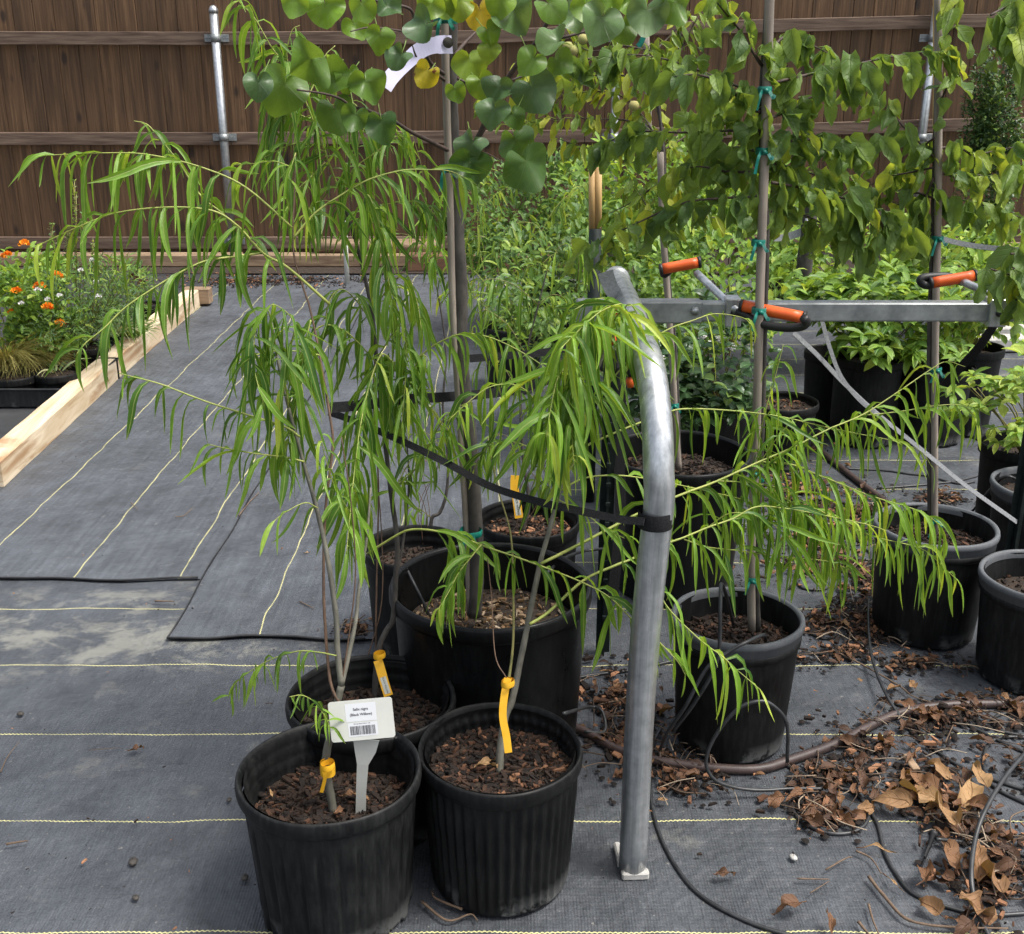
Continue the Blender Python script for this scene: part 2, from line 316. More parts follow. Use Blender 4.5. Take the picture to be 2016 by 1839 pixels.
    # leaves: p base, d direction, n upper-side normal
    def leaf(s, p, d, n, L, wd, kind='lance', droop=.0, fold=.25, tint=.5, curl=0, mi=0, twist=0, steps=None):
        wig = R.uniform(-.13, .13) if kind == 'lance' else 0
        p = Vector(p); d = Vector(d).normalized(); n = Vector(n); n = (n-d*n.dot(d)); n = n.normalized() if n.length > 1e-3 else d.orthogonal().normalized()
        k = steps or {'lance': 7, 'broad': 7, 'small': 3, 'oval': 4, 'blade': 6}[kind]; V = []; U = []; side = d.cross(n)
        cols = 5 if kind == 'broad' else 3
        for i in range(k+1):
            t = i/k
            if kind == 'lance': ww = math.sin(math.pi*min(1, t*.93+.05))**.75*(1-.25*t)
            elif kind == 'blade': ww = (1-t)**.6*min(1, t*4+.4)
            elif kind == 'broad': ww = (math.sin(math.pi*min(1, t*.88+.10))**.8)*(1.12-.45*t)+(.05 if i % 2 else -.04)
            elif kind == 'oval': ww = math.sin(math.pi*min(1, t*.9+.08))**.8
            else: ww = math.sin(math.pi*min(1, t*.8+.12))
            if t == 1: ww = .03
            h = wd*ww/2; wave = curl*math.sin(t*9+p.x*50)*wd*.25
            for j in range(cols):
                x = (j/(cols-1)-.5)*2
                V.append(p+side*(h*x*math.cos(fold))+n*(abs(x)**1.3*h*math.sin(fold)*1.4+wave*x)); U.append((x*ww, t))
            if i < k:
                p = p+d*(L/k)
                if droop:
                    dr = droop*((1.6 if i < k*.35 else .16) if kind == 'lance' else 1); d2 = (d+Vector((0, 0, -1))*dr+(side*wig if kind == 'lance' else Vector((0, 0, 0)))).normalized(); ax = d.cross(d2)
                    d = d2; n = (n-d*n.dot(d)).normalized(); side = d.cross(n)
                if twist:
                    side2 = side*math.cos(twist)+n*math.sin(twist); n = side2.cross(d)*1.0; n = n.normalized(); side = d.cross(n)
        Fs = [(i*cols+j, i*cols+j+1, (i+1)*cols+j+1, (i+1)*cols+j) for i in range(k) for j in range(cols-1)]
        s.add(V, Fs, tint, U, mi, True)
    def heart(s, p, d, n, S, tint=.5, mi=0, cup=.2, wave=.15, fold=0):
        """heart leaf: p at the petiole notch, d towards the tip"""
        p = Vector(p); d = Vector(d).normalized(); n = Vector(n); n = (n-d*n.dot(d)).normalized(); e = d.cross(n); V = [p]; U = [(0, 0)]
        na = 30; rings = 4; ph0 = R.uniform(0, 6)
        for r in range(1, rings+1):
            for k in range(na):
                a = -math.pi*.96+2*math.pi*.96*k/(na-1)
                q_ = abs(math.degrees(a)); HP = ((0, .66), (9, .60), (20, .545), (38, .51), (62, .49), (90, .475), (120, .43), (145, .36), (160, .25), (180, .10))
                for (a0, r0), (a1, r1) in zip(HP, HP[1:]):
                    if a0 <= q_ <= a1: rad = r0+(r1-r0)*(q_-a0)/(a1-a0)
                rr = rad*r/rings; x = math.sin(a)*rr; y = math.cos(a)*rr
                z = cup*(x*x+y*y)*1.2-wave*(r/rings)**2*.28*math.sin(3*a+ph0)-wave*.035*(r/rings)**3*math.sin(7*a+ph0) + fold*abs(x)
                V.append(p+(e*x+d*y+n*z)*S); U.append((x*2, y*2))
        Fs = [(0, k+1, k+2) for k in range(na-1)]
        for r in range(rings-1):
            Fs += [(1+r*na+k, 1+(r+1)*na+k, 1+(r+1)*na+k+1, 1+r*na+k+1) for k in range(na-1)]
        s.add(V, Fs, tint, U, mi, True)
def tag(o, label, cat=None, group=None, kind=None):
    if label: o['label'] = label
    if cat: o['category'] = cat
    if group: o['group'] = group
    if kind: o['kind'] = kind
    return o
def thing(name, loc, label, cat, group=None):
    o = bpy.data.objects.new(name, None); C.objects.link(o); o.location = loc; o.empty_display_size = .05
    return tag(o, label, cat, group)
def crv(pts, n=6):
    """Catmull-Rom through the points"""
    P = [Vector(p) for p in pts]; P = [P[0]*2-P[1]]+P+[P[-1]*2-P[-2]]; out = []
    for i in range(1, len(P)-2):
        a, b, c, d = P[i-1:i+3]
        for k in range(n):
            t = k/n; out.append(.5*((2*b)+(c-a)*t+(2*a-5*b+4*c-d)*t*t+(3*b-a-3*c+d)*t**3))
    out.append(P[-2]); return out
def px(pts, Y0, Y1=None, n=6):
    """curve through photo points, Y going from Y0 to Y1"""
    Y1 = Y0 if Y1 is None else Y1; L = [0]
    for a, b in zip(pts, pts[1:]): L.append(L[-1]+math.hypot(a[0]-b[0], a[1]-b[1]))
    return crv([W(u, v, Y0+(Y1-Y0)*l/L[-1]) for (u, v), l in zip(pts, L)], n)
def gx(pts, z=0.0, n=6): return crv([G(p[0], p[1], p[2] if len(p) > 2 else z) for p in pts], n)
def rv(s=1): return Vector((R.uniform(-s, s), R.uniform(-s, s), R.uniform(-s, s)))

# ================================================================== THE SETTING
def sheet(name, poly, z, m, n=1):
    b = MB(); b.add([(x, y, z) for x, y in poly], [tuple(range(len(poly)))], smooth=False); o = b.build(name, m); o['kind'] = 'structure'; return o
sheet('ground', [(-60, -20), (60, -20), (60, 80), (-60, 80)], -.012, M['soil'])
sheet('front_fabric', [(-9, -3), (9, -3), (9, 9.2), (-9, 9.2)], 0, M['fab_front'])
e1 = G(0, 1143).y; e2 = G(330, 1262).y; sx = G(330, 1262).x
def edge_sheet(name, x0, x1, ynear, yfar, z, m):
    """fabric sheet whose near edge wavers a little"""
    b = MB(); n = 60; V = []; 
    for i in range(n+1):
        x = x0+(x1-x0)*i/n; V.append((x, ynear+.010*math.sin(x*7)+.006*math.sin(x*19+1), z))
    for i in range(n+1):
        x = x0+(x1-x0)*i/n; V.append((x, yfar, z))
    b.add(V, [(i, i+1, n+2+i, n+1+i) for i in range(n)], smooth=False); o = b.build(name, m); o['kind'] = 'structure'; return o
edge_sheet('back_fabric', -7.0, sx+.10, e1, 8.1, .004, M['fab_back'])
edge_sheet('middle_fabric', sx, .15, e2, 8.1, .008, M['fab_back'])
xb = -1.9
sheet('bed_fabric', [(-8, 3.2), (xb, 3.2), (xb-.1, 8.2), (-8, 8.2)], .012, M['fab_side'])
sheet('dirt_strip', [(-9, 7.85), (9, 7.85), (9, 9.3), (-9, 9.3)], .016, M['soil'])
# folded black edges of the two fabric sheets
for nm, a, b_, y, lab in (('fabric_hem', -3.0, G(390, 1143).x, e1, 'thin black folded hem of the fabric at the left edge of the picture'), ('fabric_hem', sx, G(720, 1262).x, e2, 'thin black folded hem of the fabric just behind the front pots')):
    mb = MB(); P = [(a+(b_-a)*i/30, y+.010*math.sin((a+(b_-a)*i/30)*7)+.006*math.sin((a+(b_-a)*i/30)*19+1)-.002, .009+.001*math.sin(i*.7)) for i in range(31)]
    mb.tube(P, .0032, 6); tag(mb.build(nm, M['black']), lab, 'fabric edge')

mb = MB(); P = [(sx+.004*math.sin(i*.9), e2+(4.9)*i/60, .0095) for i in range(61)]; mb.tube(P, .0026, 6); tag(mb.build('fabric_hem', M['black']), 'long seam where the two fabric sheets of the aisle overlap', 'fabric edge')
# ================================================================== FENCE
fy = 8.55
fr = thing('wooden_fence', (0, fy, 0), 'tall dark brown stained board fence closing off the yard behind the plants', 'fence')
b = MB(); x = -5.2
while x < 5.6:
    wd = .143; dz = R.uniform(-.01, .01); b.box((x+wd/2, fy+.02+R.uniform(-.002, .002), 1.12+dz), (wd-(.0006 if R.random() < .93 else .005), .018, 2.14), 0, R.random(), bev=.0045); x += wd
b.build('boards', M['fence'], fr)
def rail(pts):
    mb = MB(); P = [W(u, v, fy-.04) for u, v in pts]
    for a, c in zip(P, P[1:]):
        d = c-a; mb.box((a+c)/2, (math.hypot(d.x, d.z)-.002, .038, .088), 0, .5, bev=.004)
        m0 = mb.v[-24:]; ang = math.atan2(d.z, d.x); mid = (a+c)/2
        for i in range(24):
            vx, vy, vz = m0[i]; q0, q1 = vx-mid.x, vz-mid.z
            mb.v[-24+i] = (mid.x+q0*math.cos(ang)-q1*math.sin(ang), vy, mid.z+q0*math.sin(ang)+q1*math.cos(ang))
    return mb.build('rail', M['rail'], fr)
rail([(-330, 74), (438, 76)]); rail([(438, 76), (960, 73), (1240, 58)]); rail([(1240, 58), (1840, 43), (2350, 32)])
rail([(-330, 273), (455, 273)]); rail([(455, 273), (1150, 268)]); rail([(1150, 268), (1840, 247), (2350, 236)])
rail([(-330, 478), (463, 478)]); rail([(463, 478), (1150, 477)]); rail([(1150, 477), (2350, 474)])
def fpost(u, v0, lab=None):
    p = W(u, v0, fy-.10); mb = MB(); top = p.z
    mb.tube([(p.x, fy-.10, 0), (p.x, fy-.10, top-.05)], .03, 16); mb.tube([(p.x, fy-.10, top-.05), (p.x, fy-.10, top-.03), (p.x, fy-.10, top-.008), (p.x, fy-.10, top)], [.033, .033, .022, .006], 16)
    o = mb.build('post', M['galv'], fr)
    for v in (75, 271, 476):
        z = W(u, v, fy-.10).z; mb = MB(); mb.box((p.x, fy-.066, z), (.17, .006, .05), 0, .5, bev=.001); mb.tube([(p.x, fy-.10, z-.025), (p.x, fy-.10, z+.025)], .0335, 16)
        for s_ in (-.07, -.05, .05, .07): mb.tube([(p.x+s_, fy-.071, z), (p.x+s_, fy-.075, z)], .004, 6)
        mb.build('bracket', M['galv_dull'], o)
    return o
for u, v in ((419, 10), (1216, 40), (1851, -40)): fpost(u, v)
# landscape timbers at the foot of the fence
def log(name, a, c, r, m, lab, cat='timber', flat=False):
    mb = MB(); a, c = Vector(a), Vector(c)
    if flat:
        d = c-a; mb.box((a+c)/2, (d.length, r*2, r*1.9), math.atan2(d.y, d.x), .5, bev=.012)
    else: mb.tube([a+(c-a)*t for t in (0, .005, .3, .6, .995, 1)], [r*.9, r, r*.98, r, r, r*.9], 16, jitter=.02)
    return tag(mb.build(name, m, origin=(a+c)/2), lab, cat)
ty = 8.15
def gz(u, v, y): return W(u, v, y)
log('landscape_timber', (gz(-300, 525, ty).x, ty, .06), (gz(480, 525, ty).x, ty, .06), .05, M['timber_w'], 'long weathered timber on the ground at the foot of the fence, left stretch', flat=True)
log('landscape_timber', (gz(486, 525, ty).x, ty, .06), (gz(850, 525, ty).x, ty, .06), .05, M['timber_w'], 'weathered timber at the foot of the fence directly under the short round log', flat=True)
log('round_log', (gz(622, 490, ty+.08).x, ty+.02, .155), (gz(872, 490, ty+.08).x, ty+.05, .15), .052, M['timber_w'], 'short tan round log lying on top of the timber by the fence')
log('landscape_timber', (gz(800, 515, ty-.2).x, ty-.16, .07), (gz(1120, 515, ty-.2).x, ty-.16, .07), .065, M['timber_r'], 'red-brown timber on the ground right of the tan log', flat=True)
log('round_log', (gz(1925, 505, 7.9).x, 7.9, .13), (gz(2120, 505, 7.9).x, 7.95, .13), .09, M['timber_w'], 'tan round log by the fence at the far right edge')
# white pole with black cap
mb = MB(); p = G(684, 560); mb.tube([p, p+Vector((0, 0, .42))], .016, 12); o = thing('marker_pole', p, 'white pole with a black wrapped top standing before the fence', 'pole'); mb.build('pole', M['white'], o)
mb = MB(); mb.tube([p+Vector((0, 0, .42)), p+Vector((0, 0, .56))], .018, 12); mb.tube([p+Vector((0.004, 0, .27)), p+Vector((-.01, 0, .34))], .018, 8); mb.build('cap', M['black'], o)

# ================================================================== TIMBER EDGE OF THE BED
def beam4(a, c, wdt, hgt, m, name, lab, jag=0, par=None):
    a, c = Vector(a), Vector(c); d = c-a; L = d.length; yaw = math.atan2(d.y, d.x)-math.pi/2; n = 14; mb = MB(); V = []
    for i in range(n+1):
        y = -L/2+L*i/n
        for (sx_, sz_) in ((-1, 0), (-1, 1), (1, 1), (1, 0)):
            ch = .006
            jx = R.uniform(-jag, jag)
            xs = sx_*(wdt/2+jx); zs = sz_*(hgt+R.uniform(-jag, jag)*.6)
            if sz_ == 1: V += [(xs, y, zs-ch), (xs-sx_*ch, y, zs)] if sx_ == -1 else [(xs-sx_*ch, y, zs), (xs, y, zs-ch)]
            else: V.append((xs, y, 0))
    k = 6; Fs = [(i*k+j, (i+1)*k+j, (i+1)*k+(j+1) % k, i*k+(j+1) % k) for i in range(n) for j in range(k)] + [tuple(range(k)), tuple(reversed(range(n*k, n*k+k)))]
    mb.add(V, Fs, .5, smooth=False); o = mb.build(name, m, origin=(0, 0, 0)); o.location = (a+c)/2; o.rotation_euler[2] = yaw
    return tag(o, lab, 'timber') if lab else o
bl0 = G(10, 962); bl0.x -= .05; J = G(236, 747); J.x -= .05; Fq = G(397, 603); Fq.x -= .05
for q_ in (bl0, J, Fq): q_.z = .005
beam4(bl0, J-(J-bl0).normalized()*.012, .092, .098, M['timber'], 'edging_timber', 'pale square timber edging the plant bed, the nearer of the two end to end', .0015)
beam4(J+(Fq-J).normalized()*.006, Fq, .092, .100, M['timber'], 'edging_timber', 'pale square timber edging the plant bed, the farther one beyond the joint', .0015)
mb = MB(); cx0 = G(328, 640); cx1 = G(411, 607); mb.box(((cx0.x+cx1.x)/2-.02, cx1.y+.075, .063), (cx1.x-cx0.x+.04, .09, .092), 0, bev=.004)
tag(mb.build('cross_timber', M['timber_w'], origin=((cx0.x+cx1.x)/2, cx1.y+.07, .02)), 'short brown block of timber across the far end of the pale edging', 'timber')
mb = MB(); mb.box((J.x+.001, J.y-.004, .055), (.1, .006, .10)); tag(mb.build('joint_plate', M['steel_dark'], origin=J), 'thin dark plate in the joint between the two pale timbers', 'plate')

# ================================================================== POTS
POT = {}
def chips(mb, cx, cy, z, r, n, big=1.0, mi=1, tl=0, th=1, flatz=.25, pit=.35, shape='chip'):
    for _ in range(n):
        a = R.uniform(0, 6.283); q = r*math.sqrt(R.random()); x, y = cx+q*math.cos(a), cy+q*math.sin(a)
        L = (.004+.022*R.random()**2.2)*big; wd = L*R.uniform(.18, .6); t = R.uniform(.002, .005)*big
        yaw = R.uniform(0, 6.283); tp = R.uniform(-pit, pit); c_, s_ = math.cos(yaw), math.sin(yaw); V = []
        for sx_, sy_, sz_ in ((-1, -.7, 0), (-.5, -1, 0), (1, -.5, 0), (.7, 1, 0), (-.8, .8, 0), (-.9, -.5, 1), (-.5, -.8, 1), (.9, -.4, 1), (.6, .8, 1), (-.7, .7, 1)):
            lx = sx_*L/2*R.uniform(.8, 1.1); ly = sy_*wd/2; lz = sz_*t+lx*math.sin(tp)
            V.append((x+lx*c_-ly*s_, y+lx*s_+ly*c_, z+lz+R.uniform(0, .002)+abs(math.sin(tp))*L/2-.0005))
        mb.add(V, [(5, 6, 7, 8, 9), (0, 1, 6, 5), (1, 2, 7, 6), (2, 3, 8, 7), (3, 4, 9, 8), (4, 0, 5, 9)], max(0, min(1, R.uniform(tl, th)**1.25)), None, mi, False)
def pot(key, u, v, hw, H, style, soil, lab, m='pot', nch=120, soilmi='mulch', seg=72, group=None, name='plant_pot', taper=.83, X=None, chipsize=1.0, tint_hi=.85):
    c = G(u, v, H); r = hw*PX(c); c = Vector((c.x, c.y, 0)); POT[key] = (c, r, H, H-soil)
    o = thing(name, c, lab, 'plant pot', group); rb = r*taper; Z = .006; fl = None; t = .004; sg = seg
    body = MB()
    def prof_r(z): return rb+(r*.955-rb)*(z/H)
    if style == 'fluted':
        sg = 264; fl = lambda th, z, i: (.0030*math.cos(th*44) if .012 < z < H-.035 else 0)*(1 if z < H-.06 else .6)
    elif style == 'panel':
        sg = 180
        def fl(th, z, i):
            k = (th*14/(2*math.pi)) % 1; g = 0
            if .0 < z < H-.055: g = -.0042 if (.02 < k < .10 or .46 < k < .54) else (.0012 if .10 <= k < .46 else 0)
            if z < .05: g += .0025*math.sin(th*14)*(1-z/.05)
            return g
    elif style == 'slot':
        sg = 120; fl = lambda th, z, i: (-.004 if (z < .05 and (th*12/6.283) % 1 < .25) else 0) + .0006*math.sin(th*5)
    else: fl = lambda th, z, i: .0008*math.sin(th*3+z*9)
    zs = [0, .008, .012, .02, .035, .05, .052]+[.052+(H-.055-.052)*k/8 for k in range(1, 9)]+[H-.052, H-.04, H-.034]
    P = [(rb-.008, Z)]+[(prof_r(z), max(Z, z)) for z in zs[1:]]
    body.lathe(P, c, sg, fl, capb=True)
    # inner wall
    ins = H-soil-.02; nz = 12; PI = []
    for k in range(nz+1):
        z = ins+(H-.006-ins)*k/nz; rr = prof_r(z)-t-.002
        if style in ('panel', 'fluted', 'ring'): rr += .0016*math.sin((z-ins)*260)
        PI.append((rr, z))
    PI = list(reversed(PI))
    f2 = (lambda th, z, i: .0026*math.cos(th*44) if z < H-.02 else 0) if style == 'fluted' else ((lambda th, z, i: .0008*math.sin(th*7)) if style != 'smooth' else None)
    body.lathe(PI, c, sg, f2)
    body.build('body', M[m], o)
    rim = MB(); rm = M[m]
    wob = lambda th, z, i: .0016*math.sin(2*th+u)+.0010*math.sin(5*th+v)
    if style in ('fluted', 'panel', 'ring'):
        pr = [(prof_r(H-.034), H-.036), (r*.975, H-.031), (r*.995, H-.024), (r, H-.014), (r*.992, H-.005), (r*.978, H), (r*.962, H-.001), (r*.945, H-.006), (r*.925, H-.012)]
    elif style == 'thick':
        rm = M['pot_rim']; pr = [(prof_r(H-.034), H-.036), (r*.965, H-.034), (r*.97, H-.018), (r*.995, H-.016), (r, H-.010), (r*.99, H-.002), (r*.96, H), (r*.925, H-.002), (r*.91, H-.010), (r*.905, H-.02)]
    else:
        pr = [(prof_r(H-.034), H-.036), (r*.99, H-.034), (r*1.0, H-.026), (r, H-.008), (r*.99, H-.001), (r*.965, H), (r*.945, H-.004), (r*.935, H-.016)]
    rim.lathe(pr, c, 96, wob); rim.build('rim', rm, o)
    if style == 'thick':
        g = MB(); g.lathe([(prof_r(H-.05)+.002, H-.052), (r*.968, H-.048), (r*.972, H-.036), (prof_r(H-.034), H-.033)], c, 96); g.build('collar', M[m], o)
    s = MB(); zz = H-soil; rs = prof_r(zz)-.008; n = 22; V = [(c.x, c.y, zz+.004)]; Fs = []
    for k in range(1, 9):
        for j in range(n):
            a = 6.283*j/n; q = rs*k/8; x_, y_ = c.x+q*math.cos(a), c.y+q*math.sin(a)
            V.append((x_, y_, zz+.006*(noise.noise(Vector((x_*30, y_*30, u)))+.3)))
    Fs = [(0, j+1, (j+1) % n+1) for j in range(n)]+[(1+(k-1)*n+j, 1+k*n+j, 1+k*n+(j+1) % n, 1+(k-1)*n+(j+1) % n) for k in range(1, 8) for j in range(n)]
    s.add(V, Fs, .2, None, 0, True)
    chips(s, c.x, c.y, zz+.002, rs*.97, nch, chipsize, 1, 0, tint_hi)
    s.build('soil', [M['soil'], M[soilmi]], o)
    return o
pot('A', 648, 1513, 181, .28, 'panel', .085, 'black grooved pot in the left foreground holding the white plant label', nch=1500, m='pot_dusty', tint_hi=.82)
pot('B', 984, 1467, 164, .275, 'fluted', .052, 'black pot with fluted sides in the foreground, left of the galvanised post', nch=1500, m='pot', tint_hi=.92)
pot('C', 731, 1367, 166, .275, 'ring', .07, 'black ringed pot standing directly behind the pot with the white label', nch=900, m='pot')
pot('D', 965, 1146, 200, .40, 'smooth', .106, 'largest black pot, smooth with a rolled rim, holding the staked heart-leaved tree', nch=700, m='pot_shiny', soilmi='grit', taper=.86)
pot('E', 815, 1072, 103, .275, 'ring', .06, 'black pot tucked behind the left side of the largest pot', nch=250)
pot('F', 1040, 1018, 103, .30, 'ring', .045, 'black pot of red bark chips behind the right side of the largest pot', nch=400, tint_hi=1.1)
pot('G', 1452, 1209, 130, .30, 'thick', .065, 'black pot with worn grey rim just right of the galvanised post', nch=900, m='pot')
pot('H', 1843, 1030, 118, .30, 'thick', .06, 'black pot with pale grey rim holding the right-hand staked tree', nch=900, m='pot')
pot('I', 2062, 1130, 126, .27, 'thick', .07, 'dusty black pot cut off by the right edge, nearest on that side', nch=200, m='pot_dusty')
pot('J', 2062, 950, 104, .30, 'thick', .05, 'black pot at the right edge behind the dusty one, with a double grey rim', nch=60, m='pot_dusty')
pot('K', 2020, 872, 86, .30, 'slot', .04, 'black pot under the bright compound-leaved plant at the right edge', nch=60)
pot('L', 1337, 888, 141, .40, 'smooth', .07, 'large black pot behind the bend of the galvanised post', nch=800, m='pot_shiny')
pot('M', 1540, 788, 71, .24, 'ring', .03, 'black pot with woody mulch right of the middle tree stake, under the tangle of tubes', nch=160, tint_hi=1.1)
pot('N', 1712, 700, 68, .34, 'slot', .04, 'wide black pot under the bright bush left of the right-hand stake', nch=30, taper=.92)
pot('O', 1843, 718, 75, .30, 'slot', .05, 'black pot directly behind the right-hand tree stake', nch=40)
pot('P', 1912, 680, 63, .35, 'slot', .04, 'black pot behind and right of the right-hand stake with small green seedlings', nch=40)
pot('Q', 1535, 500, 48, .35, 'slot', .05, 'black pot farthest back under the leafy canopy near the fence', nch=10)
pot('S', 1420, 770, 75, .30, 'slot', .05, 'black pot under the dark shrub with white flower clusters', nch=10)
pot('T', 1640, 690, 55, .30, 'slot', .05, 'black pot squeezed between the two bright bushes in the background', nch=10)
pot('U', 1010, 640, 60, .30, 'slot', .05, 'black pot of the background willow right of the grey trunk', nch=10)
pot('V', 1090, 560, 60, .32, 'slot', .05, 'black pot under the dense small-leaved bush by the fence', nch=10)

# ================================================================== GALVANISED FRAME
base = G(1245, 1716); post = thing('galvanised_frame', base, 'thick galvanised pipe rising in the middle and bending over at the top', 'pipe frame')
pr_ = .0255
pts = [base+Vector((0, 0, -.01)), W(1260, 1400, base.y), W(1278, 1165, base.y)]
XU = lambda u, v, Y: W(u, v, Y).x
RB = .22; z0 = .722; kx = [1297, 1297, 1295, 1290, 1283, 1273, 1260]
for k in range(7):
    a_ = math.radians(15*k); Y_ = base.y+RB*(1-math.cos(a_)); z_ = z0+RB*math.sin(a_); d_ = Y_*CO-(z_-CH)*SI; pts.append(Vector(((kx[k]-1008)/F*d_, Y_, z_)))
for u, Y_, z_ in ((1251, base.y+.33, .947), (1238, base.y+.50, .950), (1213, base.y+.80, .950)):
    d_ = Y_*CO-(z_-CH)*SI; pts.append(Vector(((u-1008)/F*d_, Y_, z_)))
last = pts[-1]
mb = MB(); mb.tube(crv(pts, 5), pr_, 24); mb.build('pipe', M['galv'], post)
mb = MB(); mb.tube([last+(pts[-2]-last)*.12, last+(pts[-2]-last)*.02], .029, 20); mb.build('collar', M['galv_dull'], post)
# beam
bz = .93; B0 = G(1135, 612, bz); by = base.y+.54
bY = W(1240, 612, by); by = bY.y; bz = bY.z
bx0 = W(1135, 612, by).x; bx1 = W(2120, 612, by).x
rk = thing('tree_rack', (bx0, by, bz), 'square galvanised tube running level behind the post with tree clamps on it', 'tree rack')
mb = MB(); mb.box(((bx0+bx1)/2, by, bz), (bx1-bx0, .034, .038), bev=.003)
xs_ = W(1380, 612, by).x; mb.box(((bx0+xs_)/2, by, bz), (xs_-bx0, .040, .044), bev=.003)
mb.build('beam', M['galv_dull'], rk)
mb = MB(); p = W(1368, 612, by-.02); mb.tube([p, p+Vector((0, -.008, 0))], .009, 6); mb.build('bolt', M['galv'], rk)
def brk(u0, u1):
    mb = MB(); a = W(u0, 610, by).x; c_ = W(u1, 610, by).x; mb.box(((a+c_)/2, by, bz), (c_-a, .050, .056), bev=.002); mb.tube([((a+c_)/2, by-.024, bz), ((a+c_)/2, by-.029, bz)], .007, 10, mi=1); return mb.build('bracket', [M['galv'], M['black']], rk)
brk(1425, 1456); brk(1940, 1975)
def clamp(hook, grip, rod, Yh, Yg, Yr, grip_r=.0115):
    if rod: mb = MB(); mb.tube(px(rod, Yr[0], Yr[1]), .008, 10); mb.build('arm', M['galv'], rk)
    mb = MB(); mb.tube(px(hook, Yh[0], Yh[1]), .0085, 10); h = mb.build('hook', M['black'], rk)
    mb = MB(); P = px(grip, Yg[0], Yg[1]); mb.tube(P, grip_r, 14); mb.tube([P[0], P[0]+(P[0]-P[1]).normalized()*.006], grip_r*1.08, 14, mi=1); mb.tube([P[-1], P[-1]+(P[-1]-P[-2]).normalized()*.006], grip_r*1.08, 14, mi=1); mb.build('grip', [M['orange'], M['black']], rk)
clamp([(1452, 612), (1470, 622), (1500, 638), (1545, 645), (1578, 643), (1588, 634), (1582, 626)], [(1463, 602), (1580, 625)], [(1450, 612), (1372, 538)], (by-.06, by-.16), (by-.07, by-.12), (by-.03, by+.12))
clamp([(1895, 556), (1870, 545), (1830, 545), (1812, 550), (1818, 560), (1836, 563)], [(1835, 557), (1917, 543)], [(1890, 552), (1985, 594)], (by+.12, by+.1), (by+.1, by+.1), (by+.1, by))
clamp([(1318, 532), (1307, 540), (1310, 520)], [(1304, 530), (1374, 517)], None, (by+.18, by+.2), (by+.17, by+.17), None)
mb = MB(); mb.tube(px([(1216, 632), (1222, 600), (1240, 596), (1258, 610), (1266, 640)], by-.06, by-.06), .0075, 10); mb.build('clamp_loop', M['orange'], rk)
mb = MB(); mb.ribbon(px([(1192, 535), (1200, 560), (1216, 590)], by, by), .03, (0, -1, .2)); tag(mb.build('plastic_strip', M['webgrey']), 'torn translucent grey strip on the end of the bent pipe', 'plastic strip')
# concrete collar pieces at the foot of the post
for i, (u, v, su, sv, lab) in enumerate([(1218, 1690, .012, .06, 'thin white shim at the left foot of the galvanised post'), (1250, 1728, .05, .018, 'pale concrete chip in front of the foot of the galvanised post')]):
    mb = MB(); p = G(u, v); mb.box(p+Vector((0, 0, .008)), (su, sv, .016), .05, bev=.003); tag(mb.build('footing_piece', M['conc'], origin=p), lab, 'concrete piece')
# ================================================================== STRAPS
def strap(name, pts, Y0, Y1, wd, m, lab, nrm=(0, -1, .3), cat='strap'):
    mb = MB(); mb.ribbon(px(pts, Y0, Y1), wd, nrm, .0018); return tag(mb.build(name, M[m]), lab, cat)
strap('webbing_strap', [(648, 803), (720, 797), (790, 787), (900, 780), (1010, 768), (1120, 735)], 1.95, 2.35, .019, 'web', 'black webbing strap running level behind the willow leaves')
strap('webbing_strap', [(648, 812), (700, 830), (790, 868), (880, 912), (960, 955), (1050, 985), (1150, 1008), (1220, 1022), (1268, 1027)], 2.12, base.y-.032, .013, 'web', 'black webbing strap sloping down to the galvanised post', (0, -1, .5))
mb = MB(); zc = W(1280, 1020, base.y).z; cxp = W(1290, 1020, base.y).x
mb.lathe([(.0285, zc-.014), (.029, zc-.012), (.029, zc+.012), (.0285, zc+.014)], (cxp, base.y, 0), 24); tag(mb.build('strap_wrap', M['web'], origin=(cxp, base.y, zc)), 'black strap wrapped round the middle of the galvanised post', 'strap')
strap('webbing_strap', [(925, 706), (1000, 700), (1070, 694), (1150, 678), (1195, 668)], 2.3, 2.45, .016, 'web', 'narrow black strap behind the trunk leading to the black block')
strap('webbing_strap', [(1226, 700), (1222, 790), (1218, 880), (1222, 1000), (1216, 1080), (1206, 1180)], 2.6, 2.5, .026, 'web', 'black strap hanging straight down behind the galvanised post')
mb = MB(); tp = G(1186, 1283)
for a_, c_ in (((-.016, 0), (.016, 0)), ):
    mb.box((tp.x, tp.y, .47), (.034, .004, .94)); mb.box((tp.x, tp.y-.012, .47), (.005, .022, .94))
    for k in range(18): mb.box((tp.x, tp.y-.026, .06+k*.05), (.010, .008, .008))
TPz = .94; tpo = thing('steel_post', tp, 'dark studded steel post left of the galvanised pipe', 'post'); mb.build('post', M['steel_dark'], tpo)
mb = MB(); p = W(1198, 700, tp.y); mb.box((p.x, p.y-.01, p.z), (.055, .05, .062), bev=.01); mb.build('cap', M['black'], tpo)
for k, (u, v, lab) in enumerate([(1240, 750, 'small orange plug dangling from a black strap end by the bent pipe'), (1206, 668, 'orange tip poking out above the black post cap')]):
    mb = MB(); p = W(u, v, 2.1 if k == 0 else tp.y-.02); mb.tube([p+Vector((0, 0, .012)), p, p+Vector((.002, 0, -.012))], [.004, .009, .006], 10); tag(mb.build('orange_plug', M['orange'], origin=p), lab, 'plug')
    if k == 0: mb = MB(); mb.tube(px([(1236, 700), (1240, 740)], 2.1), .010, 8); tag(mb.build('strap_end', M['web']), 'short rolled black strap end above the orange plug', 'strap')
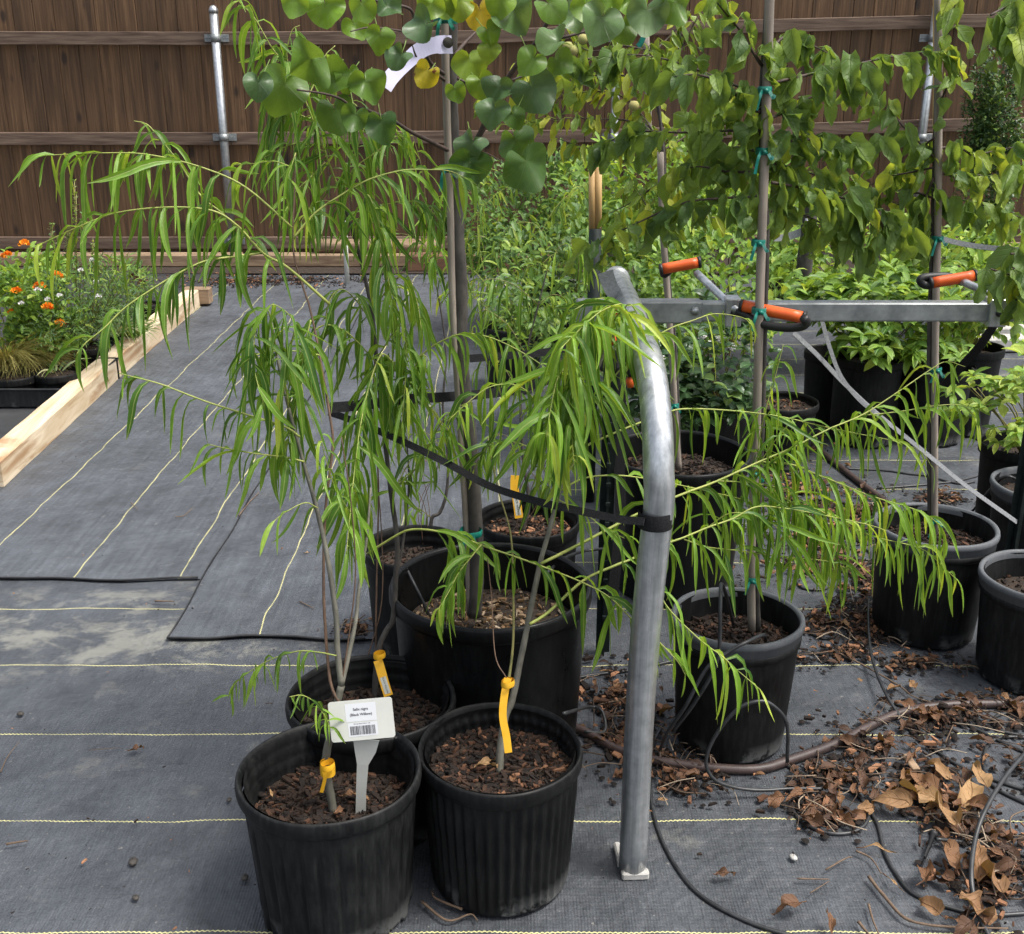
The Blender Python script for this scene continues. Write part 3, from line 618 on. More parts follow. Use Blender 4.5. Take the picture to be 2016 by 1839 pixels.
strap('pale_strap', [(1562, 655), (1610, 700), (1662, 755), (1725, 813), (1820, 890), (1900, 955), (2002, 1028)], 2.45, 2.76, .011, 'webgrey', 'long pale grey strap slanting down to the right under the rack', (0, -1, .6))
strap('pale_strap', [(1618, 630), (1632, 680), (1655, 740), (1690, 785), (1722, 812)], 2.5, 2.45, .009, 'webgrey', 'shorter pale strap joining the long slanting one')
strap('pale_strap', [(1852, 470), (1900, 481), (1960, 489), (2080, 497)], 2.9, 2.7, .013, 'webgrey', 'white strap stretched from the right-hand stake to the right edge')
strap('dark_strap', [(1962, 632), (1930, 680), (1890, 725), (1858, 760)], 2.5, 2.7, .022, 'web', 'dark strap dropping from the right bracket behind the stake')
strap('grey_strap', [(1510, 468), (1550, 466), (1590, 452)], 4.6, 4.6, .03, 'webgrey', 'grey strap tied between stake and old dark post in the background')
mb = MB(); mb.tube(px([(1592, 390), (1592, 455), (1584, 520), (1576, 640)], 4.6), .032, 12, jitter=.05); mb.tube(px([(1584, 452), (1598, 452)], 4.57), .045, 10, mi=1)
tag(mb.build('old_post', [M['bark'], M['webgrey']], origin=W(1592, 640, 4.6)), 'rough dark post with grey tape round its top in the background', 'post')
mb = MB(); pp = px([(1172, 330), (1172, 455)], 3.6); mb.tube([pp[0], pp[-1]], .0155, 12); pt = thing('wrapped_post', G(1178, 900), 'pair of pale wooden poles with dark green sleeve amid the bushes', 'post')
q1 = W(1166, 330, 3.6); q2 = W(1166, 455, 3.6); q3 = W(1178, 330, 3.6); q4 = W(1178, 455, 3.6)
mb = MB(); mb.tube([q1, (q1+q2)/2, q2], .011, 12); mb.tube([q3, (q3+q4)/2, q4], .011, 12); mb.build('pole', M['stake_pale'], pt)
mb = MB(); qq = W(1172, 450, 3.6); mb.tube([qq, Vector((qq.x, 3.6, 0))], .020, 14); mb.build('sleeve', M['steel_dark'], pt)

mb = MB(); tq = G(2004, 1165); tq = Vector((W(2004, 1000, 2.78).x, 2.78, 0)); mb.box((tq.x, tq.y, .31), (.034, .004, .62)); mb.box((tq.x, tq.y-.012, .31), (.005, .022, .62)); o = thing('steel_post', tq, 'dark green steel post at the right edge where the long pale strap ends', 'post'); mb.build('post', M['steel_dark'], o)
# ================================================================== STAKES AND TIES
def stake(pts, Y, w0, lab, m='stake'):
    P = px(pts, Y, Y, 5); mb = MB(); mb.tube(P, w0, 12, jitter=.03); return tag(mb.build('tree_stake', M[m], origin=P[0]), lab, 'stake')
yD = POT['D'][0].y
stake([(926, 1212), (917, 1016), (905, 816), (892, 615), (886, 401), (879, 201), (874, -60)], yD+.0, .0068, 'grey wooden stake beside the thick grey trunk in the largest pot')
yG = POT['G'][0].y
stake([(1480, 1240), (1479, 1083), (1489, 849), (1495, 615), (1502, 401), (1509, 201), (1517, -60)], yG, .0088, 'grey wooden stake in the pot just right of the galvanised post')
yH = POT['H'][0].y
stake([(1840, 1050), (1840, 816), (1842, 632), (1843, 569), (1847, 368), (1847, -60)], yH, .0085, 'brown wooden stake in the pale-rimmed pot at right')
yL = POT['L'][0].y
stake([(1337, 925), (1331, 850), (1323, 706), (1310, 524), (1304, 440), (1300, 300)], yL, .0085, 'thin wooden stake behind the bend of the pipe')
stake([(1840, 500), (1842, 200), (1842, -60)], 4.4, .010, 'bamboo cane standing far behind the right-hand stake', 'stake_pale')
stake([(1278, 330), (1276, 200), (1272, 70)], 4.6, .012, 'pale cane showing among the background leaves above the tan-sleeved post')
def tie(u, v, Y, r, lab, tail=None, twist=0):
    mb = MB(); c_ = W(u, v, Y); mb.lathe([(r, -.006), (r+.001, -.003), (r+.0012, .004), (r, .007)], c_, 16, lambda th, z, i: .0012*math.sin(3*th+u))
    for sgn, L in ((-1, R.uniform(.025, .045)), (1, R.uniform(.006, .016))):
        P = [c_+Vector((sgn*.006, -r-.001, 0)), c_+Vector((sgn*.012, -r-.008, -.012+twist)), c_+Vector((sgn*.012*1.3, -r-.006, -L+twist))]; mb.ribbon(crv(P, 4), .006, (0.2, -1, 0), .0006)
    mb.tube([c_+Vector((-.004, -r-.003, .002)), c_+Vector((.004, -r-.003, -.002))], .004, 8)
    return tag(mb.build('tie_tape', M['tape'], origin=c_), lab, 'tie tape')
tie(878, 40, yD-.02, .02, 'green tie tape at the top of the thick grey trunk'); tie(926, 1048, yD-.02, .022, 'green tie tape low on the thick grey trunk')
tie(885, 332, yD-.02, .015, 'green tie tape behind a leaf halfway up the thick trunk')
tie(1505, 178, yG-.004, .012, 'green tie tape high on the middle stake'); tie(1502, 298, yG-.004, .012, 'green tie tape just below the top one on the middle stake')
tie(1493, 478, yG-.004, .012, 'green tie tape above the rack beam on the middle stake'); tie(1495, 612, yG-.01, .013, 'green tie tape beside the orange grip on the middle stake'); tie(1485, 930, yG-.004, .012, 'green tie tape mid-height on the middle stake above the pot'); tie(1480, 1140, yG-.004, .012, 'green tie tape lowest on the middle stake')
tie(1846, 470, yH-.004, .013, 'bright green tie tape above the orange grip on the right-hand stake'); tie(1842, 728, yH-.004, .013, 'green tie tape on the right-hand stake below the rack'); tie(1840, 1024, yH-.004, .012, 'green tie tape at the foot of the right-hand stake')
tie(1328, 798, yL, .010, 'green tie tape on the thin stake behind the bent pipe')
mb = MB(); mb.ribbon(px([(1268, 70), (1262, 84), (1256, 92)], 4.5), .02, (0.3, -1, 0)); tag(mb.build('tie_tape', M['tape']), 'small bright green tape end hanging among the background leaves', 'tie tape')

# ================================================================== PLANT GENERATORS
def willow_leaves(mb, P, spacing, L0, w0, start=.1, hang=1.0, tl=.25, th=.8, yel=.03, mi=0, clump=1):
    """long leaves alternate along a shoot and hang from it"""
    tot = [0]
    for a, b_ in zip(P, P[1:]): tot.append(tot[-1]+(b_-a).length)
    s = tot[-1]*start; side = 1; i = 0; az = R.uniform(0, 6.28)
    while s < tot[-1]:
        while i < len(P)-2 and tot[i+1] < s: i += 1
        t = (s-tot[i])/max(1e-6, tot[i+1]-tot[i]); p = P[i].lerp(P[i+1], t); tg = (P[i+1]-P[i]).normalized(); fr_ = s/tot[-1]
        az += 2.4+R.uniform(-.5, .5); a = tg.orthogonal().normalized(); b2 = tg.cross(a); out = a*math.cos(az)+b2*math.sin(az)
        L = L0*R.uniform(.5, 1.18)*(1 if fr_ < .8 else 1-.5*(fr_-.8)/.2)*(.75 if fr_ < .12 else 1)
        d = (tg*R.uniform(-.1, 1.1)+out*R.uniform(.4, 1.3)+Vector((0, 0, R.uniform(-1.0, .1)))).normalized()
        d.z = min(d.z, .12); d = (d+Vector((0, 0, -1))*max(0, hang-1)).normalized()
        nn = Vector((R.uniform(-1, 1), R.uniform(-1, 0.2), R.uniform(.1, 1)))
        tint = R.uniform(tl, th) if R.random() > yel else R.uniform(.9, 1)
        if R.random() < .22: tint = R.uniform(0, .25)
        mb.leaf(p, d, nn, L, w0*1.0*R.uniform(.6, 1.25)*min(1, L/L0+.2), 'lance', R.uniform(.10, .72)*hang, R.uniform(.15, .6), min(1, tint+.15*(fr_ > .85)), twist=R.uniform(-.16, .16), mi=mi)
        s += spacing*.72*(R.uniform(.15, .5) if R.random() < .3 else R.uniform(.6, 1.9))
def shoot(tree, foliage, pts, Y0, Y1, r0=.003, r1=.0009, m='twig_y', leaves=True, sp=.017, L=.115, wd=.0115, start=.08, hang=1.0, **k):
    P = px(pts, Y0, Y1, 6); mb = MB(); mb.tube(P, [(r0+(r1-r0)*(i/(len(P)-1)))*.68 for i in range(len(P))], 6, jitter=.08); mb.build('branch', M[m], tree)
    if leaves: willow_leaves(foliage, P, sp, L, wd, start, hang, **k)
    return P
def stemobj(tree, pts, Y0, Y1, r0, r1, m='bark_w', name='trunk'):
    r0 *= .7 if m == 'twig_r' else 1
    P = px(pts, Y0, Y1, 6); mb = MB(); mb.tube(P, [r0+(r1-r0)*(i/(len(P)-1)) for i in range(len(P))], 10, jitter=.05); mb.build(name, M[m], tree); return P
def soilpt(key, u, v): 
    c, r, H, zs = POT[key]; return G(u, v, zs)

# ---- willow in pot A (left foreground)
pA = soilpt('A', 657, 1600); TA = thing('willow_tree', pA, 'slender multi-stemmed willow growing in the left foreground pot with the white label', 'tree'); fA = MB(); yA = pA.y
stemobj(TA, [(657, 1602), (645, 1530), (642, 1492), (649, 1452), (660, 1400), (672, 1350)], yA, yA+.03, .0075, .006)
P = stemobj(TA, [(672, 1350), (664, 1274), (662, 1217), (650, 1130), (635, 1050), (615, 970), (599, 916), (568, 802), (545, 700), (535, 635)], yA+.03, yA+.15, .0055, .002, name='stem')
stemobj(TA, [(672, 1350), (684, 1300), (700, 1224), (708, 1150), (722, 1060), (730, 960)], yA+.03, yA+.2, .0045, .002, name='stem')
stemobj(TA, [(668, 1385), (650, 1340), (640, 1230), (637, 1130), (641, 1000), (655, 880), (649, 816), (629, 699), (612, 615), (600, 575), (580, 510), (577, 448), (580, 370), (582, 301)], yA+.02, yA+.35, .004, .0012, 'twig_r', 'stem')
stemobj(TA, [(672, 1350), (690, 1230), (700, 1120), (690, 980), (672, 860)], yA+.03, yA+.1, .002, .001, 'twig_r', 'stem')
ya = yA+.25
shoot(TA, fA, [(649, 599), (568, 528), (517, 498), (468, 445), (418, 415), (334, 408), (234, 418), (167, 441), (60, 490)], ya, ya-.1, .004, .001, L=.135, wd=.013, sp=.0145, start=.22)
shoot(TA, fA, [(575, 448), (485, 370), (401, 331), (301, 306), (217, 301), (64, 307)], ya, ya-.05, .003, .001, L=.14, wd=.0135, sp=.017, start=.18)
shoot(TA, fA, [(517, 498), (480, 460), (435, 418), (395, 385), (351, 318), (318, 278), (291, 246), (264, 238)], ya, ya+.1, .003, .001, L=.10, wd=.0125, sp=.014, start=.1)
shoot(TA, fA, [(517, 498), (456, 506), (401, 515), (334, 548), (251, 602), (205, 646), (169, 675), (150, 698)], ya-.02, ya-.2, .003, .001, L=.125, wd=.0125, sp=.017, start=.06, tl=.1, th=.6)
shoot(TA, fA, [(577, 470), (620, 420), (672, 384), (725, 354), (789, 336), (839, 334), (889, 338), (939, 364)], ya, ya+.1, .003, .001, L=.125, wd=.0125, sp=.014, tl=.1, th=.7)
shoot(TA, fA, [(582, 301), (570, 340), (562, 360)], ya, ya-.03, .0015, .001, L=.10, sp=.008)
shoot(TA, fA, [(577, 330), (540, 318), (500, 322), (460, 325)], ya, ya+.05, .0018, .001, L=.10, sp=.016)
shoot(TA, fA, [(590, 860), (560, 840), (485, 816), (401, 789), (318, 757), (262, 742), (234, 735)], yA+.1, yA+.05, .003, .001, L=.105, wd=.0115, sp=.022)
shoot(TA, fA, [(599, 909), (560, 900), (502, 893), (440, 882), (408, 874)], yA+.1, yA+.05, .0025, .001, L=.115, wd=.0125, sp=.016)
shoot(TA, fA, [(545, 700), (535, 640), (525, 610), (505, 640), (500, 720), (520, 800)], yA+.12, yA, .002, .001, L=.125, wd=.013, sp=.010, tl=.05, th=.5)
shoot(TA, fA, [(568, 802), (560, 720), (580, 640), (540, 600), (520, 620)], yA+.12, yA+.05, .002, .001, L=.13, wd=.013, sp=.010, tl=.05, th=.55)
shoot(TA, fA, [(612, 630), (600, 680), (590, 760), (575, 830), (560, 900)], yA+.18, yA+.1, .002, .001, L=.12, wd=.013, sp=.010, tl=.05, th=.55)
shoot(TA, fA, [(629, 699), (560, 690), (500, 700), (455, 720)], yA+.18, yA+.12, .002, .001, L=.11, sp=.02)
shoot(TA, fA, [(625, 1000), (600, 990), (560, 1010), (535, 1030)], yA+.06, yA, .0015, .0008, L=.12, sp=.03)
shoot(TA, fA, [(662, 1291), (625, 1284), (582, 1283), (522, 1304), (468, 1341), (450, 1370)], yA+.03, yA+.08, .0018, .0008, L=.075, wd=.009, sp=.013, start=.15)
shoot(TA, fA, [(649, 1440), (645, 1421), (622, 1385), (595, 1369), (570, 1372)], yA-.01, yA-.05, .0015, .0008, L=.05, wd=.007, sp=.009)
shoot(TA, fA, [(690, 1010), (660, 960), (640, 900), (630, 850)], yA+.15, yA+.12, .0015, .0008, L=.1, sp=.013)
fA.build('foliage', M['willow'], TA)
# ---- willow in pot C
pC = soilpt('C', 739, 1372); TC = thing('willow_tree', pC, 'tall willow with drooping leafy shoots in the pot behind the white label', 'tree'); fC = MB(); yC = pC.y
stemobj(TC, [(738, 1375), (740, 1330), (747, 1274), (762, 1240), (774, 1217), (779, 1137), (782, 1066), (769, 966), (756, 849), (742, 715), (732, 615), (712, 520), (690, 440), (669, 378)], yC, yC+.2, .0068, .003, 'bark')
stemobj(TC, [(779, 1140), (790, 1090), (800, 1020), (805, 940), (800, 860)], yC+.05, yC+.15, .003, .0015, 'bark', 'stem')
stemobj(TC, [(742, 1370), (740, 1250), (742, 1120), (745, 950), (735, 800), (738, 700)], yC+.04, yC+.2, .003, .0012, 'twig_r', 'stem')
stemobj(TC, [(700, 1385), (722, 1300), (752, 1180), (748, 1000), (730, 860)], yC+.02, yC+.2, .0022, .001, 'twig_r', 'stem')
yc = yC+.2
shoot(TC, fC, [(669, 378), (645, 314), (625, 261), (602, 201), (568, 134), (535, 94), (502, 37), (468, 0), (450, -30)], yc, yc-.05, .003, .001, L=.125, wd=.0125, sp=.010, start=0, tl=.15, th=.7)
for ps in ([(640, 300), (600, 280), (560, 290), (520, 310)], [(625, 261), (600, 230), (560, 225), (530, 250)], [(602, 201), (625, 150), (640, 110), (660, 90)], [(568, 134), (565, 100), (575, 60), (590, 50)], [(620, 250), (650, 210), (690, 200), (720, 230)], [(669, 378), (700, 330), (740, 300), (790, 262), (815, 258)], [(640, 320), (610, 350), (580, 380), (560, 420)], [(600, 200), (570, 190), (540, 170)], [(665, 370), (700, 300), (720, 250), (760, 240), (800, 280)], [(700, 460), (730, 420), (770, 400), (830, 400), (870, 440)], [(690, 440), (660, 400), (620, 400), (590, 440)]):
    shoot(TC, fC, ps, yc, yc+R.uniform(-.1, .15), .002, .0009, L=.115, wd=.012, sp=.011, tl=.08, th=.65)
shoot(TC, fC, [(700, 470), (715, 400), (725, 385), (739, 418), (752, 468), (762, 535), (776, 615)], yc-.05, yc-.15, .003, .001, L=.115, wd=.0125, sp=.0085, hang=1.1, tl=.3, th=.8)
shoot(TC, fC, [(750, 800), (775, 730), (760, 700), (746, 705), (725, 765), (709, 842), (699, 916), (689, 1016), (682, 1090)], yC+.1, yC-.25, .003, .001, L=.15, wd=.0145, sp=.0095, hang=1.15, tl=.1, th=.7)
shoot(TC, fC, [(742, 715), (690, 660), (650, 640), (620, 650), (600, 690)], yC+.1, yC, .002, .001, L=.125, wd=.013, sp=.012, tl=.1, th=.65)
shoot(TC, fC, [(732, 615), (770, 560), (800, 540), (820, 590), (830, 650)], yc, yc-.1, .002, .001, L=.12, wd=.012, sp=.011)
shoot(TC, fC, [(735, 640), (700, 590), (672, 570), (650, 590), (640, 640)], yC+.15, yC+.05, .002, .001, L=.12, wd=.0125, sp=.011, tl=.1, th=.6)
shoot(TC, fC, [(742, 715), (812, 709), (856, 679), (906, 658), (956, 662), (1006, 682), (1057, 712), (1093, 739)], yC+.12, yC+.02, .003, .001, L=.115, wd=.0125, sp=.016, tl=.2, th=.75)
shoot(TC, fC, [(756, 849), (800, 760), (830, 700), (850, 720)], yC+.12, yC+.05, .002, .001, L=.11, sp=.015)
shoot(TC, fC, [(750, 830), (790, 800), (846, 802), (880, 860), (900, 900)], yC+.15, yC+.1, .002, .001, L=.11, sp=.017)
shoot(TC, fC, [(745, 700), (790, 640), (800, 700), (795, 790), (790, 850)], yC+.1, yC, .002, .001, L=.12, wd=.0125, sp=.012)
shoot(TC, fC, [(769, 966), (820, 920), (870, 830), (906, 800), (930, 790)], yC+.1, yC+.0, .0025, .001, L=.12, wd=.012, sp=.014)
shoot(TC, fC, [(770, 980), (800, 920), (830, 880), (870, 870)], yC+.1, yC+.15, .0018, .001, L=.1, sp=.014)
shoot(TC, fC, [(723, 1090), (776, 1057), (808, 1043), (856, 1045), (909, 1059), (961, 1078), (1014, 1096), (1080, 1120), (1147, 1147), (1200, 1176), (1249, 1224), (1290, 1257), (1333, 1301), (1350, 1330)], yC-.12, yC-.28, .0034, .001, L=.135, wd=.0135, sp=.0165, start=.22, tl=.3, th=.75)
shoot(TC, fC, [(948, 1072), (925, 1100), (903, 1128), (882, 1168), (861, 1202)], yC-.18, yC-.25, .002, .001, L=.10, wd=.011, sp=.010, start=.1, tl=.4, th=.8)
fC.build('foliage', M['willow'], TC)
# ---- willow in pot B
pB = soilpt('B', 984, 1522); TB = thing('willow_tree', pB, 'willow in the fluted foreground pot sending long arching shoots to the right', 'tree'); fB = MB(); yB = pB.y
stemobj(TB, [(983, 1522), (986, 1470), (995, 1411), (1008, 1379), (1022, 1313), (1038, 1234), (1051, 1168), (1065, 1102), (1078, 1057), (1094, 996), (1117, 916), (1133, 816), (1171, 740), (1214, 640), (1235, 612)], yB, yB+.3, .0072, .002, 'bark_w')
stemobj(TB, [(990, 1450), (997, 1370), (1010, 1270), (1010, 1150), (1005, 1050), (980, 960), (960, 860)], yB, yB+.3, .003, .001, 'twig_o', 'stem')
stemobj(TB, [(997, 1335), (975, 1290), (968, 1180), (960, 1100)], yB, yB+.1, .0016, .0008, 'twig_r', 'stem')
RS = dict(L=.118, wd=.0118)
shoot(TB, fB, [(1043, 1229), (1080, 1205), (1147, 1144), (1200, 1118), (1250, 1098), (1307, 1072), (1347, 1058), (1392, 1039), (1443, 1021), (1489, 998), (1546, 1001), (1629, 1016), (1709, 1033), (1745, 1045)], yB+.05, yB+.32, .0042, .001, 'twig_y', sp=.017, start=.25, **RS)
shoot(TB, fB, [(1065, 1110), (1148, 1068), (1229, 1025), (1290, 995), (1351, 970), (1412, 947), (1495, 909), (1559, 882), (1629, 846), (1699, 816), (1763, 775), (1830, 729), (1863, 712), (1900, 722)], yB+.1, yB+.45, .0042, .001, 'twig_y', sp=.021, start=.2, **RS)
shoot(TB, fB, [(1699, 816), (1719, 816), (1780, 809), (1840, 799), (1897, 799), (1925, 830)], yB+.4, yB+.45, .002, .0009, sp=.017, **RS)
shoot(TB, fB, [(1100, 960), (1148, 885), (1193, 860), (1250, 836), (1300, 818), (1331, 807), (1372, 805), (1433, 808), (1494, 814), (1546, 822), (1606, 836), (1679, 852), (1763, 869), (1813, 889), (1835, 920)], yB+.15, yB+.45, .0032, .0009, sp=.022, start=.25, **RS)
shoot(TB, fB, [(1105, 965), (1148, 942), (1199, 936), (1250, 939), (1311, 950), (1362, 960), (1433, 976), (1470, 985)], yB+.12, yB+.28, .0026, .0009, sp=.021, start=.2, **RS)
shoot(TB, fB, [(1347, 1062), (1392, 1077), (1453, 1084), (1494, 1090), (1555, 1098), (1629, 1105), (1680, 1125)], yB+.2, yB+.33, .002, .0009, sp=.013, **RS)
shoot(TB, fB, [(1495, 909), (1560, 915), (1612, 936), (1646, 949), (1713, 976), (1780, 996), (1823, 1013), (1853, 1040), (1862, 1075)], yB+.32, yB+.4, .0028, .0009, sp=.013, L=.135, wd=.0125, tl=.4, th=.9)
shoot(TB, fB, [(1520, 985), (1600, 1000), (1660, 1030), (1719, 1056), (1813, 1080), (1853, 1113), (1887, 1145)], yB+.32, yB+.38, .0025, .0009, sp=.012, L=.125, tl=.35, th=.85)
shoot(TB, fB, [(1500, 960), (1560, 990), (1600, 1030), (1640, 1080), (1660, 1130)], yB+.3, yB+.33, .002, .0009, sp=.010, L=.125, tl=.3, th=.8)
shoot(TB, fB, [(1412, 947), (1470, 950), (1530, 960), (1580, 985), (1620, 1040)], yB+.28, yB+.32, .002, .0009, sp=.011, L=.125, tl=.3, th=.8)
shoot(TB, fB, [(1490, 930), (1495, 866), (1512, 789), (1526, 742), (1542, 679)], yB+.32, yB+.35, .002, .0009, sp=.019, hang=.8, **RS)
shoot(TB, fB, [(1443, 1021), (1470, 960), (1510, 890), (1540, 850), (1560, 830)], yB+.3, yB+.3, .002, .0009, sp=.014, **RS)
shoot(TB, fB, [(1392, 1039), (1440, 1010), (1500, 1020), (1540, 1050), (1570, 1100)], yB+.25, yB+.25, .002, .0009, sp=.011, **RS)
shoot(TB, fB, [(1250, 1095), (1288, 1148), (1310, 1190), (1340, 1224), (1383, 1264), (1420, 1291), (1450, 1318), (1497, 1358)], yB+.1, yB-.02, .0026, .0009, sp=.015, L=.13, wd=.013, tl=.4, th=.85)
shoot(TB, fB, [(1094, 996), (1130, 860), (1171, 792), (1235, 712), (1282, 670), (1321, 646), (1364, 631), (1407, 618), (1460, 625), (1480, 640)], yB+.15, yB+.4, .003, .0009, sp=.021, start=.35, **RS)
# thick clump at the top of the leader, leaves falling left
shoot(TB, fB, [(1171, 740), (1200, 650), (1225, 605), (1215, 600), (1180, 615), (1140, 650), (1100, 690)], yB+.3, yB+.05, .0026, .001, sp=.0085, L=.16, wd=.0155, start=.3, tl=.3, th=.85)
shoot(TB, fB, [(1214, 640), (1235, 600), (1250, 610), (1262, 640)], yB+.28, yB+.22, .002, .001, sp=.010, L=.14, wd=.0145, tl=.4, th=.9)
shoot(TB, fB, [(1225, 612), (1200, 590), (1170, 590), (1130, 610)], yB+.28, yB+.2, .002, .001, sp=.010, L=.14, wd=.014, tl=.4, th=.9)
shoot(TB, fB, [(1133, 816), (1140, 750), (1125, 725), (1100, 740), (1085, 800), (1075, 860)], yB+.2, yB+.0, .0026, .001, sp=.0085, L=.16, wd=.0165, tl=.25, th=.8)
shoot(TB, fB, [(1133, 816), (1150, 740), (1135, 720), (1120, 765), (1125, 850), (1130, 910)], yB+.2, yB+.05, .002, .001, sp=.009, L=.16, wd=.016, tl=.3, th=.85)
shoot(TB, fB, [(1117, 916), (1060, 800), (1020, 760), (970, 760), (930, 785), (880, 830)], yB+.2, yB+.1, .002, .001, sp=.014, L=.13, wd=.013)
shoot(TB, fB, [(1097, 983), (1150, 1010), (1190, 1040), (1230, 1060)], yB+.12, yB+.1, .0018, .0009, sp=.017, **RS)
shoot(TB, fB, [(1094, 996), (1060, 900), (1010, 870), (960, 880), (930, 930)], yB+.2, yB+.3, .0018, .0009, sp=.014, **RS)
fB.build('foliage', M['willow'], TB)
# ---- willows in E and F
for key, u, v, lab, st, shs in (('E', 850, 1078, 'thin willow with bent grey stem in the pot tucked behind the largest pot',
        [(845, 1085), (850, 1022), (866, 1009), (879, 969), (882, 900), (872, 800), (878, 700), (866, 600), (850, 520)],
        [[(880, 900), (850, 860), (820, 850), (790, 880)], [(872, 800), (840, 760), (810, 750), (790, 780)], [(850, 520), (830, 480), (790, 460), (740, 470)], [(850, 1020), (820, 1000), (800, 1020)], [(866, 600), (890, 560), (870, 500), (850, 520)], [(860, 560), (850, 440), (880, 380), (930, 380)], [(850, 520), (840, 420), (830, 330), (810, 260)]]),
      ('F', 1030, 1050, 'young willow with a yellow tag in the pot of red bark chips',
        [(1028, 1049), (1041, 990), (1030, 900), (1025, 782), (1035, 700), (1060, 600), (1080, 520)],
        [[(1030, 900), (1000, 860), (970, 860), (950, 900)], [(1025, 782), (990, 720), (960, 700), (930, 740)], [(1035, 700), (1000, 640), (950, 610), (930, 650)], [(1041, 990), (1080, 900), (1110, 860), (1150, 880)], [(1030, 860), (1060, 780), (1100, 760), (1140, 800)], [(1060, 600), (1010, 560), (960, 550), (920, 580)], [(1080, 520), (1110, 480), (1150, 500), (1170, 540)], [(1060, 600), (1090, 580), (1130, 600), (1150, 660)]])):
    p = soilpt(key, u, v); T = thing('willow_tree', p, lab, 'tree'); f_ = MB(); y_ = p.y
    stemobj(T, st, y_, y_+.15, .0055, .0015, 'bark')
    for ps in shs: shoot(T, f_, ps, y_+.1, y_+R.uniform(0, .2), .0018, .0008, L=.11, wd=.011, sp=.017, tl=.2, th=.8, m='twig_o')
    for k in range(4): stemobj(T, [(st[0][0]+R.uniform(-12, 12), st[0][1]), (st[0][0]+R.uniform(-50, 50), st[0][1]-90), (st[0][0]+R.uniform(-90, 90), st[0][1]-200)], y_, y_+R.uniform(-.05, .1), .0014, .0007, 'twig_r', 'stem')
    f_.build('foliage', M['willow'], T)

# ---- heart-leaved tree in pot D
pD = soilpt('D', 935, 1212); TD = thing('heart_leaved_tree', pD, 'staked tree with thick grey trunk and round heart-shaped leaves in the largest pot', 'tree')
stemobj(TD, [(934, 1212), (938, 1130), (936, 1043), (931, 949), (923, 849), (911, 749), (906, 680), (906, 615), (907, 568), (901, 480), (898, 401), (893, 320), (889, 234), (887, 120), (889, -60)], yD, yD+.02, .0155, .0120, 'bark')
BR = [([(886, 298), (846, 278), (806, 258), (772, 237), (722, 217), (692, 209), (669, 194), (635, 184), (585, 177)], .004, 0, -.25),
 ([(879, 161), (839, 130), (820, 112), (812, 90)], .003, 0, -.1), ([(880, 150), (845, 120), (819, 50), (806, 17), (756, 7), (725, -5)], .004, 0, -.12), ([(815, 60), (799, 62), (732, 54), (690, 62)], .0025, -.06, -.2),
 ([(895, 110), (915, 85), (943, 57)], .0045, 0, .05), ([(892, 335), (923, 301), (950, 254), (963, 217), (1013, 134), (1057, 80), (1083, 37), (1117, 7), (1140, -20)], .0065, 0, -.1),
 ([(1083, 37), (1067, 10), (1040, -8)], .003, -.1, -.1), ([(1058, 80), (1107, 74), (1160, 60), (1240, 40), (1290, 30)], .003, -.1, -.05), ([(900, 154), (940, 174), (970, 192)], .0025, 0, .0),
 ([(895, 345), (940, 300), (990, 318)], .0022, 0, -.05), ([(1117, 7), (1160, -5)], .004, -.1, -.1), ([(995, 162), (1030, 150), (1090, 130)], .0022, -.06, 0)]
for ps, r_, a_, b_ in BR:
    P = px(ps, yD+a_, yD+b_); mb = MB(); mb.tube(P, [r_*(1-.65*i/(len(P)-1)) for i in range(len(P))], 8, jitter=.08); mb.build('branch', M['twig_d'], TD)
